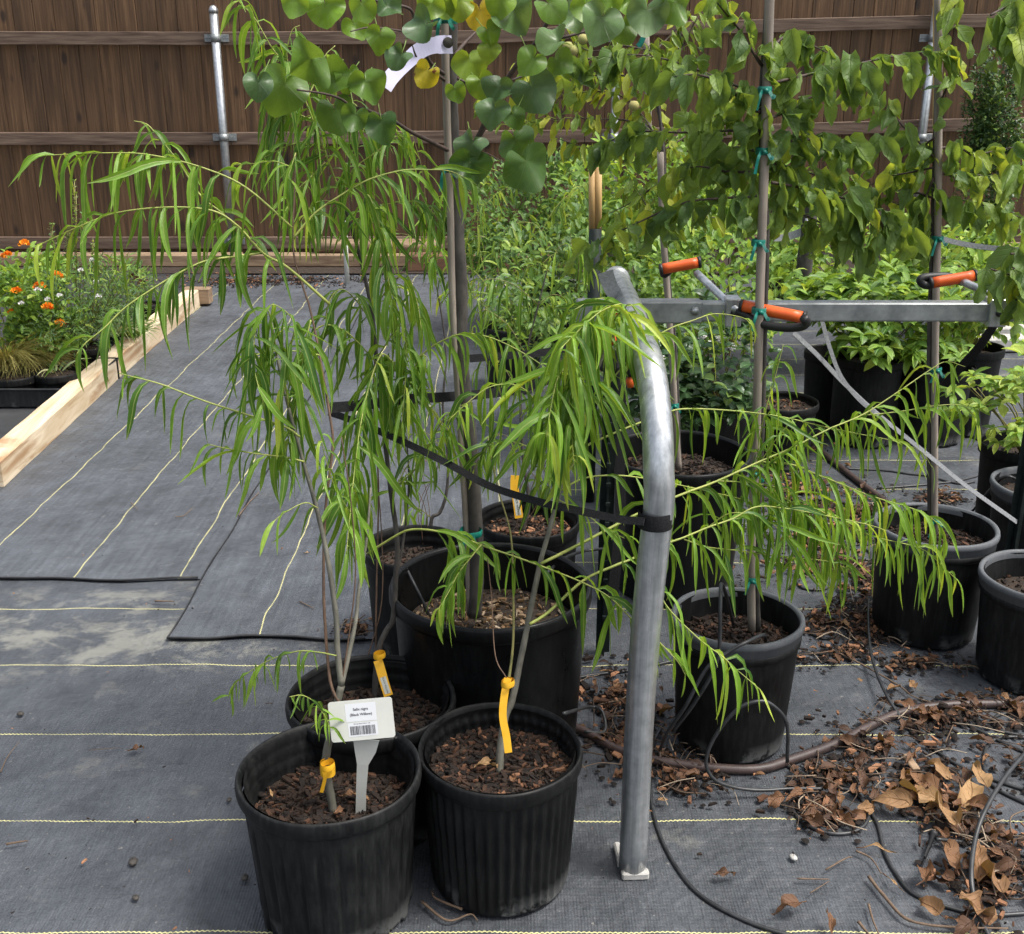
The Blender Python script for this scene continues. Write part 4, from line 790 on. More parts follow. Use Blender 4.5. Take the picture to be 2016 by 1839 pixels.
fo = MB(); HL = [ # u, v, size px, dir angle (deg, 0 = down), tint, material 0 green 1 waxy 2 spotted, facing tilt
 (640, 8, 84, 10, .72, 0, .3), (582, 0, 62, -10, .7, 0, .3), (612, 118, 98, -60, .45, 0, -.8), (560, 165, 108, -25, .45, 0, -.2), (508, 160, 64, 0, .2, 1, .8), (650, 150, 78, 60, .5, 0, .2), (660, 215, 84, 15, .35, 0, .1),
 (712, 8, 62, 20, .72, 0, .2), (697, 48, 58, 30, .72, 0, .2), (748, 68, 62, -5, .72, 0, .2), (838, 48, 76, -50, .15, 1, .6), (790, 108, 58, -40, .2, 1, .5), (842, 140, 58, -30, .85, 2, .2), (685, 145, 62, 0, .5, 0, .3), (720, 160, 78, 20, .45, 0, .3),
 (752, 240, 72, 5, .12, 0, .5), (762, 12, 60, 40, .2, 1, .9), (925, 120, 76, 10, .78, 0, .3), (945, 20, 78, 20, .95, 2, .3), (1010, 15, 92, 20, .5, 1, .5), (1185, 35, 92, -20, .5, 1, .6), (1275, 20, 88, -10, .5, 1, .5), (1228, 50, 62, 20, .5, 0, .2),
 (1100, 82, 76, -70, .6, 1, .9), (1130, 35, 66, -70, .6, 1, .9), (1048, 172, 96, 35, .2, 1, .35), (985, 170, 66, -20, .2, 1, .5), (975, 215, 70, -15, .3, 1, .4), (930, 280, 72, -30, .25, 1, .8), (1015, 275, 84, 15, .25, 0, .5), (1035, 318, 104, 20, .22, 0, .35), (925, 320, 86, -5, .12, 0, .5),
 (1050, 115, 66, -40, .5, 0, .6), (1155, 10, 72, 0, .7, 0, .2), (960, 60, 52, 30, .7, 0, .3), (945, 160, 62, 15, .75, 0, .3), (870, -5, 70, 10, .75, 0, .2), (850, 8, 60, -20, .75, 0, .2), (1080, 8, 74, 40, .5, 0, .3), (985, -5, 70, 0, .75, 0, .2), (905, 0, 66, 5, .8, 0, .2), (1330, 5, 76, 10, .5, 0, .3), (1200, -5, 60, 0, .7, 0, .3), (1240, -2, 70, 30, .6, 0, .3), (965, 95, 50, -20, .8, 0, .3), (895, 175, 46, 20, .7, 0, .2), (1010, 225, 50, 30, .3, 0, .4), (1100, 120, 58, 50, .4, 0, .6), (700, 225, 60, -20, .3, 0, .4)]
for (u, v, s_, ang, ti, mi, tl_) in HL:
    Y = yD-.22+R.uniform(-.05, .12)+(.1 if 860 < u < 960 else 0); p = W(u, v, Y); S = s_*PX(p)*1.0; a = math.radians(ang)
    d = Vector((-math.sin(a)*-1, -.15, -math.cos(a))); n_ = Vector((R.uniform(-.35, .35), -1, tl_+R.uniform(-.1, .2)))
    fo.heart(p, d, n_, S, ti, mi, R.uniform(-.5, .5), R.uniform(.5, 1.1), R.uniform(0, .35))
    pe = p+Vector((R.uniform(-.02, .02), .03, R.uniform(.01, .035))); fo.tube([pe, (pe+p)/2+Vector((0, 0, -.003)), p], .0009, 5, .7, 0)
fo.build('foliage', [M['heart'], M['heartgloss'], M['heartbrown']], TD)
mb = MB(); mb.ribbon(px([(890, 88), (868, 88), (835, 95), (800, 122), (772, 150), (757, 172)], yD-.04, yD-.12), [.030]*8+[.027]*8+[.026]*20, lambda i: (.25, -1, .2), .0012)
o = mb.build('flagging_ribbon', M['clear']); tag(o, 'pale lilac plastic ribbon hanging from the thick grey trunk', 'ribbon')
mb = MB(); p = W(882, 84, yD-.05); mb.tube([p, p+Vector((0, -.003, 0))], .009, 14); mb.build('hole', M['bark'], o); 

# ---- broad-leaved trees G, H and others
def broad_leaves(mb, P, spacing, L0, w0, start=.05, tl=.15, th=.75, yel=.12, droop=.35, mi=0, kind='broad'):
    tot = [0]
    for a, b_ in zip(P, P[1:]): tot.append(tot[-1]+(b_-a).length)
    s = tot[-1]*start; i = 0; side = 1
    while s <= tot[-1]:
        while i < len(P)-2 and tot[i+1] < s: i += 1
        p = P[i].lerp(P[i+1], (s-tot[i])/max(1e-6, tot[i+1]-tot[i])); tg = (P[i+1]-P[i]).normalized()
        out = Vector((R.uniform(-1, 1), R.uniform(-1, .6), R.uniform(-.8, .5))); side = -side
        d = (tg*R.uniform(-.1, .5)+out*.6+Vector((0, 0, -.7))).normalized(); n = Vector((R.uniform(-.9, .9), R.uniform(-1.2, -.1), R.uniform(.0, .9)))
        pl = R.uniform(.006, .024); q0 = p+(tg*.3+out.normalized()*.5+Vector((0, 0, .3))).normalized()*pl
        mb.tube([p, q0], .0008, 4, .7, mi)
        L = L0*R.uniform(.65, 1.15); t = R.uniform(tl, th) if R.random() > yel else R.uniform(.85, 1)
        mb.leaf(q0, d, n, L, w0*L/L0*R.uniform(.8, 1.15), kind, R.uniform(.0, .2)*droop*2, R.uniform(.1, .8), t, curl=R.uniform(-1.6, 1.6), mi=mi, twist=R.uniform(-.12, .12))
        s += spacing*R.uniform(.6, 1.4)
def btree(name, base, Y, trunk, branches, lab, mleaf, L0, w0, sp, r0, mb_bark='twig_d', stem_r=.0062, tl=.15, th=.75, yel=.05, kind='broad'):
    T = thing(name, base, lab, 'tree'); stemobj(T, trunk, Y+.008, Y+.01, stem_r, stem_r*.6, 'bark'); f_ = MB()
    for ps, a_, b_ in branches:
        P = px(ps, Y+a_, Y+b_); mb = MB(); mb.tube(P, [r0*(1-.7*i/(len(P)-1)) for i in range(len(P))], 6, jitter=.08); mb.build('branch', M[mb_bark], T)
        broad_leaves(f_, P, sp, L0, w0, tl=tl, th=th, yel=yel, kind=kind)
    f_.build('foliage', M[mleaf], T); return T
GB = [([(1519, 164), (1579, 150), (1646, 134), (1696, 124), (1763, 110), (1813, 104), (1880, 104)], 0, .15), ([(1519, 359), (1579, 370), (1663, 391), (1730, 418), (1806, 455)], 0, .15), ([(1515, 284), (1552, 278), (1629, 274), (1696, 283), (1740, 289)], 0, .15),
 ([(1495, 187), (1445, 167), (1345, 127), (1274, 110), (1207, 107)], 0, .05), ([(1207, 107), (1174, 114), (1120, 122), (1063, 129)], .05, .05), ([(1455, 191), (1412, 160), (1372, 147), (1330, 150)], 0, -.1), ([(1500, 130), (1479, 97), (1455, 57), (1429, 27), (1400, -10)], 0, -.05),
 ([(1489, 338), (1429, 338), (1378, 328), (1320, 335)], 0, .1), ([(1490, 385), (1469, 388), (1412, 391), (1345, 400), (1257, 438), (1190, 472), (1154, 502)], 0, .05), ([(1495, 257), (1445, 257), (1344, 261), (1274, 259), (1220, 268), (1195, 285)], 0, .1),
 ([(1510, 235), (1560, 215), (1600, 190), (1620, 200)], 0, .1), ([(1505, 320), (1560, 330), (1610, 345), (1660, 350)], 0, .2), ([(1500, 420), (1540, 415), (1600, 430), (1640, 460)], 0, .2), ([(1515, 100), (1550, 70), (1590, 85), (1640, 110)], 0, .1), ([(1498, 300), (1450, 290), (1400, 300), (1360, 320)], 0, .2), ([(1495, 220), (1440, 210), (1390, 225), (1350, 240)], 0, .2), ([(1640, 385), (1670, 430), (1680, 470), (1690, 500)], .1, .12), ([(1730, 420), (1740, 455), (1750, 480)], .1, .12)]
btree('broad_leaved_tree', G(1485, 1240, .23), yG, [(1492, 1243), (1490, 1100), (1500, 849), (1506, 615), (1510, 480), (1508, 401), (1500, 300), (1498, 200), (1506, 60), (1512, -40)], GB, 'staked tree with hanging oval leaves in the pot right of the galvanised post', 'broad', .070, .040, .0125, .0032)
HB = [([(1840, 310), (1823, 294), (1780, 251), (1746, 214), (1710, 181), (1680, 155)], 0, .05), ([(1845, 385), (1914, 398), (1980, 418), (2040, 440)], 0, .05), ([(1850, 291), (1890, 292), (1924, 313), (1930, 304), (1974, 294), (2030, 284)], 0, .1), ([(1845, 130), (1870, 60), (1880, 10), (1890, -40)], 0, -.05), ([(1838, 330), (1790, 340), (1740, 350), (1700, 375)], 0, .1), ([(1838, 390), (1800, 380), (1770, 400), (1745, 430)], 0, .1), ([(1838, 350), (1810, 420), (1795, 465)], 0, .0), ([(1842, 270), (1800, 300), (1770, 330)], 0, .1), ([(1852, 200), (1870, 160), (1885, 140)], 0, -.05), ([(1842, 440), (1820, 440), (1800, 480)], 0, .05), ([(1850, 340), (1890, 350), (1930, 345), (1950, 365)], 0, 0)]
btree('broad_leaved_tree', G(1835, 1050, .24), yH, [(1831, 1050), (1829, 816), (1830, 632), (1832, 569), (1838, 368), (1842, 200), (1846, -40)], HB, 'staked tree with hanging oval leaves in the pale-rimmed pot at right', 'broad', .070, .040, .0140, .003, th=.9)
LB = [([(1306, 480), (1340, 400), (1380, 350), (1420, 300)], 0, .1), ([(1306, 470), (1270, 400), (1240, 350)], 0, .1), ([(1305, 440), (1310, 300), (1290, 200), (1276, 90)], 0, .1), ([(1300, 330), (1250, 245), (1180, 235), (1107, 234), (1000, 247)], .1, .2), ([(1300, 280), (1240, 200), (1180, 180), (1110, 190), (1050, 220)], .1, .25), ([(1300, 300), (1360, 260), (1410, 200), (1450, 180)], .1, .2), ([(1295, 200), (1230, 150), (1160, 150), (1080, 165), (1010, 130)], .1, .3), ([(1290, 180), (1340, 100), (1370, 40), (1400, 10)], .1, .2), ([(1300, 300), (1210, 300), (1150, 290), (1090, 270)], .1, .2), ([(1280, 100), (1220, 90), (1160, 100), (1100, 60)], .1, .2), ([(1300, 340), (1380, 420), (1440, 430)], .1, .2), ([(1300, 360), (1240, 400), (1200, 420)], .1, .2), ([(1100, 160), (1010, 180), (950, 200)], .3, .3), ([(1280, 110), (1330, 60), (1360, 20)], .1, .2)]
TL = btree('fruit_tree', G(1335, 925, .33), yL+.05, [(1338, 925), (1330, 706), (1314, 524), (1308, 440), (1306, 300), (1285, 120)], LB, 'peach tree with small yellow-green leaves and fuzzy fruit behind the bent pipe', 'peach', .055, .022, .0115, .003, tl=.2, th=.9, yel=.18, kind='oval')
for u, v in ((1148, 77), (1168, 74), (1118, 92), (1128, 99), (1248, 208)):
    mb = MB(); p = W(u, v, yL+.1); mb.lathe([(.001, -.014), (.009, -.011), (.0135, -.003), (.013, .004), (.008, .011), (.001, .012)], p, 14); mb.build('fruit', M['fruit'], TL)
# oak-ish tree entering at the right edge
TO = thing('lobed_leaved_tree', G(2090, 1000), 'tree at the right edge, only its large lobed leaves reach into view', 'tree'); stemobj(TO, [(2110, 1100), (2100, 600), (2085, 100), (2080, -40)], 2.3, 2.3, .012, .008, 'bark'); f_ = MB()
for ps in ([(2090, 60), (2040, 0), (1990, 10), (1950, 30)], [(2090, 120), (2050, 70), (1990, 60)], [(2090, 420), (2040, 330), (1990, 330)], [(2095, 600), (2040, 560), (1985, 540), (1950, 530)], [(2095, 640), (2040, 600), (2000, 590)], [(2090, 160), (2040, 110), (2010, 100)], [(2095, 560), (2030, 500), (1990, 500)]):
    P = px(ps, 2.3, 2.15); mb = MB(); mb.tube(P, .002, 6); mb.build('branch', M['twig_d'], TO)
    broad_leaves(f_, P, .018, .085, .045, start=.3, tl=.2, th=.7, yel=.1)
f_.build('foliage', M['broad'], TO)

# ---- shrubs in the background
def shrub(lab, center, rad, n, m, L, wd, kind='small', stems=10, basept=None, tl=.1, th=.85, yel=.08, whorl=1, flowers=0, name='shrub', cat='shrub', upright=.3, fm='flower_w', group=None):
    c_ = Vector(center); bp = Vector(basept) if basept else Vector((c_.x, c_.y, max(0, c_.z-rad[2]))); T = thing(name, bp, lab, cat, group)
    st = MB(); f_ = MB(); tips = []
    for k in range(stems):
        while True:
            d = rv(); 
            if d.length < 1: break
        tip = c_+Vector((d.x*rad[0], d.y*rad[1], abs(d.z)*rad[2] if R.random() < .6 else d.z*rad[2]))*.9; mid = bp.lerp(tip, .5)+Vector((0, 0, .08*rad[2]))+rv(.02)
        P = crv([bp+rv(.02)*Vector((1, 1, 0)).length*.5, mid, tip], 4); st.tube(P, [.004*(1-.7*i/(len(P)-1)) for i in range(len(P))], 5, R.random()); tips.append(P)
    st.build('stems', M['twig_r' if R.random() < .5 else 'twig_o'], T)
    cl = [(c_+Vector((a.x*rad[0], a.y*rad[1], a.z*rad[2]))*1.0, R.uniform(.13, .28)) for a in [rv(.8) for _ in range(16)]]
    k = 0
    n = int(n*.88)
    while k < n:
        if R.random() < .8:
            cc, cr = R.choice(cl); a = rv(); 
            if a.length > 1: continue
            p = cc+Vector((a.x*rad[0], a.y*rad[1], a.z*rad[2]))*cr*2
        else:
            a = rv(); 
            if a.length > 1 or a.length < .35: continue
            p = c_+Vector((a.x*rad[0], a.y*rad[1], a.z*rad[2]))
        if p.z < .02: continue
        q_ = Vector(((p.x-c_.x)/rad[0], (p.y-c_.y)/rad[1], (p.z-c_.z)/rad[2]))
        if q_.length > 1.12: continue
        for j in range(whorl):
            az = 6.283*j/whorl+R.uniform(-.3, .3)+k; out = Vector((math.cos(az), math.sin(az), R.uniform(-.3, .5)))
            d = (out+q_*.5+Vector((0, 0, upright))).normalized() if whorl > 1 else (q_*.8+rv(.9)+Vector((0, 0, upright))).normalized()
            t = R.uniform(tl, th) if R.random() > yel else R.uniform(.85, 1)
            f_.leaf(p, d, Vector((R.uniform(-.4, .4), R.uniform(-.8, .2), 1)), L*R.uniform(.6, 1.15), wd*R.uniform(.7, 1.15), kind, R.uniform(.05, .35), R.uniform(.1, .5), t)
            k += 1
    f_.build('foliage', M[m], T)
    if flowers:
        for _ in range(flowers):
            a = rv(.8); a.z = abs(a.z); a.y = -abs(a.y); p = c_+Vector((a.x*rad[0], a.y*rad[1], a.z*rad[2])); mb = MB()
            for j in range(12):
                q_ = p+Vector((R.gauss(0, .009), R.gauss(0, .006), R.gauss(0, .006)))
                for h in range(4): mb.leaf(q_, Vector((math.cos(h*1.57+j), math.sin(h*1.57+j), .6)), (0, 0, 1), .007, .006, 'small', 0, .1, R.random())
            mb.build('flower_cluster', M[fm], T)
    return T
def at(u, v, Y): return W(u, v, Y)
shrub('dense small-leaved bush just right of the thick grey trunk near the fence', at(1050, 440, 6.0), (.42, .45, .38), 3800, 'shrub', .045, .022, basept=G(1075, 600), tl=.05, th=.7)
shrub('bright green bush behind the tan-sleeved post', at(1250, 420, 5.6), (.42, .4, .38), 2300, 'shrub_br', .06, .028, 'small', basept=G(1250, 640), tl=.1, th=.8)
shrub('shrub with drooping bright leaves between the two tree stakes', at(1440, 440, 5.2), (.38, .4, .38), 1900, 'shrub_br', .065, .028, 'small', basept=G(1440, 680), tl=.1, th=.8)
shrub('mid-green bush behind the left end of the rack beam', at(1140, 560, 4.2), (.34, .35, .28), 2000, 'shrub', .045, .02, basept=G(1140, 760), tl=.15, th=.85)
shrub('light green bush right behind the orange grip of the thin stake', at(1400, 570, 4.2), (.32, .3, .25), 1700, 'shrub_br', .05, .024, basept=G(1400, 740), tl=.1, th=.75)
c_, r_, H_, z_ = POT['S']; shrub('dark shrub with pale flower clusters behind the bent pipe', at(1385, 700, 3.45), (.22, .24, .19), 1300, 'shrub_dk', .048, .028, 'oval', basept=(c_.x, c_.y, z_), flowers=5, whorl=2)
c_, r_, H_, z_ = POT['N']; shrub('bright bush with starry leaf whorls above the wide black pot', at(1715, 620, c_.y), (.30, .28, .15), 1200, 'shrub_br', .075, .030, 'oval', basept=(c_.x, c_.y, z_), whorl=5, tl=.0, th=.8, upright=.05)
shrub('light leafy bush under the canopy left of the right-hand stake', at(1700, 520, 5.4), (.42, .35, .27), 2000, 'shrub_br', .07, .03, 'small', basept=G(1700, 640), tl=.15, th=.9)
c_, r_, H_, z_ = POT['P']; shrub('green seedlings filling the pot behind the right-hand stake', at(1900, 600, c_.y), (.24, .22, .17), 900, 'shrub_br', .06, .026, 'oval', basept=(c_.x, c_.y, z_), stems=14, tl=.2, th=.9)
c_, r_, H_, z_ = POT['K']; shrub('bright compound-leaved plant leaning in at the right edge', at(2010, 780, c_.y-.05), (.20, .2, .17), 560, 'shrub_br', .055, .024, 'oval', basept=(c_.x, c_.y, z_), whorl=5, tl=.3, th=1, upright=0)
shrub('narrow dark evergreen column against the fence at right', at(1948, 300, 7.6), (.19, .19, .75), 6500, 'shrub_dk', .04, .019, basept=G(1935, 545), stems=8, tl=.2, th=1, yel=.3)
shrub('leafy green plants low under the evergreen column at right', at(1900, 500, 6.0), (.30, .3, .16), 800, 'shrub_br', .06, .03, basept=G(1900, 590))
shrub('low dark bush under the middle of the rack beam', at(1260, 760, 3.7), (.22, .2, .17), 700, 'shrub_dk', .045, .024, basept=G(1260, 860), whorl=2)
# background willow
TW = thing('willow_tree', G(1010, 690), 'pale background willow with airy drooping shoots right of the thick grey trunk', 'tree'); f_ = MB(); yw = POT['U'][0].y
for ps in ([(1010, 650), (960, 560), (940, 436), (970, 389), (1010, 360)], [(1005, 650), (930, 570), (916, 509), (925, 450)], [(1010, 650), (1040, 560), (1090, 500), (1140, 500), (1170, 540)], [(1010, 650), (1000, 560), (1040, 520), (1080, 530)], [(1010, 650), (950, 600), (900, 560), (880, 580)], [(1015, 650), (1080, 600), (1140, 560), (1190, 560), (1230, 600)], [(1010, 650), (980, 520), (1000, 450), (1050, 440), (1080, 480)], [(1010, 600), (1080, 430), (1140, 370), (1200, 340)], [(1015, 640), (1120, 600), (1200, 520), (1280, 490), (1340, 510)], [(980, 600), (940, 540), (900, 520), (870, 540)], [(1010, 640), (990, 580), (950, 550), (920, 560)]):
    shoot(TW, f_, ps, yw, yw+R.uniform(-.3, .3), .004, .0012, 'twig_y', L=.13, wd=.013, sp=.024, tl=.4, th=.95)
f_.build('foliage', M['willow_bg'], TW)

# ================================================================== PLANT BED AT LEFT
def bpot(u, v, hw, H, lab): return pot('x%d_%d' % (u, v), u, v, hw, H, 'slot', .02, lab, nch=40, seg=40, name='small_pot')
bpot(110, 731, 46, .13, 'small black pot with a variegated seedling at the corner of the bed tray')
bpot(26, 738, 44, .13, 'small black pot of golden grass at the left edge'); bpot(165, 680, 46, .14, 'black pot right of the pale bar in the bed'); bpot(60, 700, 44, .13, 'small pot with a white label under the orange flowers')
bpot(252, 620, 30, .12, 'black pot beside the pale timber under the variegated leaves'); bpot(222, 640, 30, .12, 'black pot in the bed behind the grassy clump'); bpot(130, 640, 45, .16, 'black pot hidden under the airy white-flowered plant'); bpot(288, 597, 28, .13, 'black pot in the bed nearest the far end of the pale timber')
# trays
def tray(u0, v0, u1, v1, z, lab):
    a, c_ = G(u0, v0, z), G(u1, v1, z); x0, x1 = min(a.x, c_.x), max(a.x, c_.x); y0, y1 = min(a.y, c_.y), max(a.y, c_.y); mb = MB(); t = .006
    for (cx_, cy_, sx_, sy_) in (((x0+x1)/2, y0, x1-x0, t), ((x0+x1)/2, y1, x1-x0, t), (x0, (y0+y1)/2, t, y1-y0+t), (x1, (y0+y1)/2, t, y1-y0+t)):
        mb.box((cx_, cy_, z/2+.012), (sx_, sy_, z-.01)); mb.box((cx_, cy_, z), (sx_+.014, sy_+.014, .008), bev=.003, mi=1)
    mb.box(((x0+x1)/2, (y0+y1)/2, .020), (x1-x0, y1-y0, .006)); tag(mb.build('plant_tray', [M['tray'], M['tray']], origin=((x0+x1)/2, (y0+y1)/2, 0)), lab, 'tray')
t0 = G(165, 762, .085); p0 = Vector((-3.4, G(0, 768, .085).y, 0))
mb = MB(); X0, X1 = -3.3, G(160, 762, .09).x; Y0 = G(0, 770, .09).y; Y1 = Y0+.55
for (cx_, cy_, sx_, sy_) in (((X0+X1)/2, Y0, X1-X0, .006), ((X0+X1)/2, Y1, X1-X0, .006), (X1, (Y0+Y1)/2, .006, Y1-Y0-.006), (X0, (Y0+Y1)/2, .006, Y1-Y0-.006)):
    mb.box((cx_, cy_, .058), (sx_, sy_, .07)); mb.box((cx_, cy_, .097), (sx_+.012, sy_+.012, .007), bev=.003)
mb.box(((X0+X1)/2, (Y0+Y1)/2, .020), (X1-X0-.01, Y1-Y0-.01, .006)); tag(mb.build('plant_tray', M['tray'], origin=((X0+X1)/2, Y0, 0)), 'long black tray at the left edge holding the small pots', 'tray')
mb = MB(); a, c_ = G(105, 768-20, .05), G(165, 712, .05); mb.box((a+c_)/2+Vector((0, 0, .03)), ((c_-a).length*1.6, .02, .02), math.atan2(c_.y-a.y, c_.x-a.x), bev=.002); tag(mb.build('metal_bar', M['galv'], origin=(a+c_)/2), 'short bright metal bar lying between the bed pots', 'bar')
def blades(lab, c_, n, h, spread, m, cat, droopy=.25, wd=.004, name='grass_clump'):
    c_ = Vector(c_); T = thing(name, c_, lab, cat); f_ = MB()
    for _ in range(n):
        a = R.uniform(0, 6.28); d = Vector((math.cos(a)*spread, math.sin(a)*spread, 1)); f_.leaf(c_+Vector((math.cos(a), math.sin(a), 0))*R.uniform(0, .03), d*1, rv()+Vector((0, 0, .3)), h*R.uniform(.6, 1.15), wd, 'blade', droopy*R.uniform(.5, 1.5), .2, R.random())
    f_.build('blades', M[m], T); return T
def GP(u, v, z=.12): return G(u, v, z)
blades('golden fine-bladed grass at the left edge of the bed', GP(12, 728), 900, .34, .8, 'grassy', 'grass', .25, .003)
blades('second golden grass clump spilling over the tray edge', GP(62, 722), 420, .25, 1.1, 'grassy', 'grass', .35, .0025)
blades('small variegated seedling in the corner pot of the tray', GP(110, 732), 10, .15, 1.2, 'var', 'plant', .3, .011, 'seedling')
blades('striped spider-like plant beside the pale timber', GP(225, 662, .15), 110, .24, 1.0, 'var', 'plant', .25, .010, 'spider_plant')
blades('clump of narrow green leaves by the middle of the timber', GP(262, 665, .10), 130, .17, .9, 'shrub', 'plant', .2, .005, 'leafy_clump')
def bedshrub(lab, u, v, Y, rad, n, m, L, wd, fl=0, fm='flower_o', fcount=0, **k):
    T = shrub(lab, W(u, v, Y), rad, n, m, L, wd, name='flowering_plant', cat='plant', **k)
    for i in range(fcount): pass
    return T
def blooms(T, spots, m, sz=.012, nm='flower'):
    for (u, v, Y) in spots:
        mb = MB(); p = W(u, v, Y)
        for j in range(26):
            a = R.uniform(0, 6.28); e_ = R.uniform(0, 1.3); q_ = Vector((math.cos(a)*math.sin(e_), math.sin(a)*math.sin(e_)-.3, math.cos(e_)))
            mb.leaf(p+q_*sz*.75, q_+rv(.4), rv(), sz*.75, sz*.7, 'small', 0, .2, R.random())
        mb.build(nm, M[m], T)
yl = 4.9
T = bedshrub('lush green plant with orange flower heads at the left edge', 45, 590, yl+.15, (.26, .28, .24), 1800, 'shrub_br', .038, .024, basept=G(40, 700), tl=.1, th=.8)
blooms(T, [(17, 508, yl-.1), (35, 578, yl-.1), (80, 567, yl-.12), (95, 609, yl-.15), (112, 547, yl-.1), (50, 485, yl)], 'flower_o', .022)
T = bedshrub('leafy plant with one orange flower head in the middle of the bed', 98, 643, 5.0, (.17, .15, .10), 700, 'shrub_br', .035, .026, basept=G(75, 720), tl=.1, th=.7, kind='oval')
blooms(T, [(119, 640, 4.86), (24, 620, 4.86)], 'flower_o', .02)
T = bedshrub('airy fine-stemmed plant dotted with white flowers in the bed', 160, 605, 4.95, (.24, .25, .20), 2200, 'shrub_dk', .032, .006, basept=G(160, 700), tl=.4, th=1, yel=.3, stems=40)
blooms(T, [(182, 515, 4.8), (190, 558, 4.8), (193, 586, 4.75), (96, 592, 4.7), (43, 600, 4.7), (75, 573, 4.7), (118, 585, 4.7), (160, 535, 4.9)], 'flower_w', .012)
T = bedshrub('dark leafy plant behind the striped one near the timber', 225, 570, 5.4, (.16, .2, .16), 700, 'shrub', .06, .010, basept=G(230, 650), tl=.2, th=.9)
T = bedshrub('small bronze-tipped plant at the right end of the bed', 268, 560, 5.5, (.10, .1, .08), 500, 'shrub', .02, .006, basept=G(268, 620), yel=.3)
blooms(T, [(270, 552, 5.4), (280, 560, 5.4), (262, 548, 5.4)], 'dry', .016)
T = thing('spire_plant', G(135, 560), 'tall slender plants with pale flower spires in front of the fence', 'plant'); st = MB(); f_ = MB()
for (u, v0, v1) in ((98, 448, 560), (108, 440, 560), (128, 446, 560), (134, 445, 560), (145, 355, 560), (150, 380, 560), (118, 470, 560), (182, 470, 560), (100, 480, 560), (165, 420, 560)):
    a, b_ = W(u, v1, 6.2), W(u+R.uniform(-6, 6), v0, 6.2); st.tube([a, (a+b_)/2+rv(.01), b_], .003, 5)
    for k in range(60):
        t = R.random(); p = a.lerp(b_, t); f_.leaf(p, Vector((R.uniform(-1, 1), R.uniform(-1, 1), R.uniform(.2, .8))), (0, 0, 1), .022 if t > .5 else .05, .011, 'small', .1, .2, R.random(), mi=1 if t > .55 and R.random() < .55 else 0)
st.build('stems', M['twig_o'], T); f_.build('foliage', [M['shrub_br'], M['var']], T)

# ================================================================== TUBES ON THE GROUND
def tube(pts, r, m, lab, z=None, name='drip_tube', cat='tube'):
    P = crv([G(p[0], p[1], (p[2] if len(p) > 2 else (z if z is not None else r))) for p in pts], 7); mb = MB(); mb.tube(P, r, 8); return tag(mb.build(name, M[m], origin=P[0]), lab, cat)
tube([(1110, 1425), (1150, 1440), (1230, 1482), (1340, 1505), (1480, 1515), (1560, 1495), (1650, 1462), (1760, 1408), (1870, 1388), (2080, 1385)], .0105, 'brownpipe', 'thick brown supply pipe curving along the ground in front of the right-hand pots', name='supply_pipe', cat='pipe')
tube([(1590, 860), (1612, 885), (1680, 940), (1740, 985), (1790, 1020)], .011, 'brownpipe', 'brown supply pipe among the debris in the middle distance', name='supply_pipe', cat='pipe')
r = .0038
tube([(1306, 1425, .02), (1283, 1475, .01), (1281, 1558), (1296, 1635), (1333, 1709), (1383, 1766), (1467, 1812), (1558, 1842), (1700, 1870)], r, 'tube', 'black drip tube sweeping past the foot of the galvanised post')
def tubew(pts, r, m, lab):
    P = crv([W(*p) for p in pts], 7); mb = MB(); mb.tube(P, r, 8); return tag(mb.build('drip_tube', M[m], origin=P[0]), lab, 'tube')
tubew([(1507, 1262, 2.12), (1503, 1250, 2.04), (1470, 1264, 1.99), (1433, 1284, 1.98), (1390, 1318, 1.97), (1350, 1390, 1.97), (1315, 1440, 2.0), (1300, 1475, 2.05)], r, 'tube', 'black drip tube hooked over the rim of the pot right of the post')
tubew([(1445, 1235, 2.2), (1432, 1180, 2.10), (1420, 1150, 2.02), (1418, 1200, 1.97), (1412, 1300, 1.96), (1370, 1380, 1.97), (1325, 1440, 2.0)], r, 'tube', 'black drip tube hanging down the left side of the grey-rimmed pot')
tubew([(1550, 1500, 1.96), (1549, 1425, 1.96), (1520, 1388, 1.955), (1490, 1381, 1.95), (1450, 1398, 1.95), (1407, 1451, 1.95), (1390, 1501, 1.945), (1407, 1535, 1.94), (1450, 1551, 1.945), (1500, 1556, 1.95), (1557, 1553, 1.958), (1620, 1553, 1.958)], r, 'tube', 'looped black drip tube standing against the pot right of the post')
tube([(1500, 1512), (1530, 1502), (1559, 1512), (1626, 1545), (1676, 1558), (1706, 1585), (1706, 1619), (1676, 1639), (1626, 1639), (1576, 1615), (1561, 1585), (1576, 1558), (1620, 1545)], r, 'tube', 'black drip tube making a flat loop on the litter')
tube([(1710, 1180, .02), (1710, 1224, .03), (1716, 1291, .03), (1743, 1364, .03), (1793, 1438), (1843, 1478), (1910, 1518), (2060, 1570)], r, 'tube', 'long black drip tube running from the pale-rimmed pot to the right edge')
tube([(1690, 1565), (1726, 1619), (1743, 1682), (1777, 1739), (1810, 1766), (1877, 1789), (1944, 1802), (2060, 1795)], r, 'tube', 'black drip tube curving round the pile of dry leaves')
tube([(2050, 1450, .05), (2016, 1485, .09), (1977, 1532, .10), (1940, 1595, .09), (1920, 1652, .07), (1912, 1726, .05), (1924, 1793, .02), (1950, 1850)], .0045, 'tube', 'black tube arching up in front of the dry leaf pile at lower right')
tube([(1760, 1385), (1797, 1395), (1843, 1401), (1894, 1421), (1960, 1455), (2060, 1500)], r, 'tube', 'black drip tube beside the brown pipe at right')
tube([(2060, 1401), (1977, 1405), (1954, 1421), (1977, 1441), (2060, 1455), (1977, 1451), (1944, 1468), (1937, 1502), (1944, 1532), (1970, 1558), (2060, 1600)], r, 'tube', 'coiled black drip tube at the right edge')
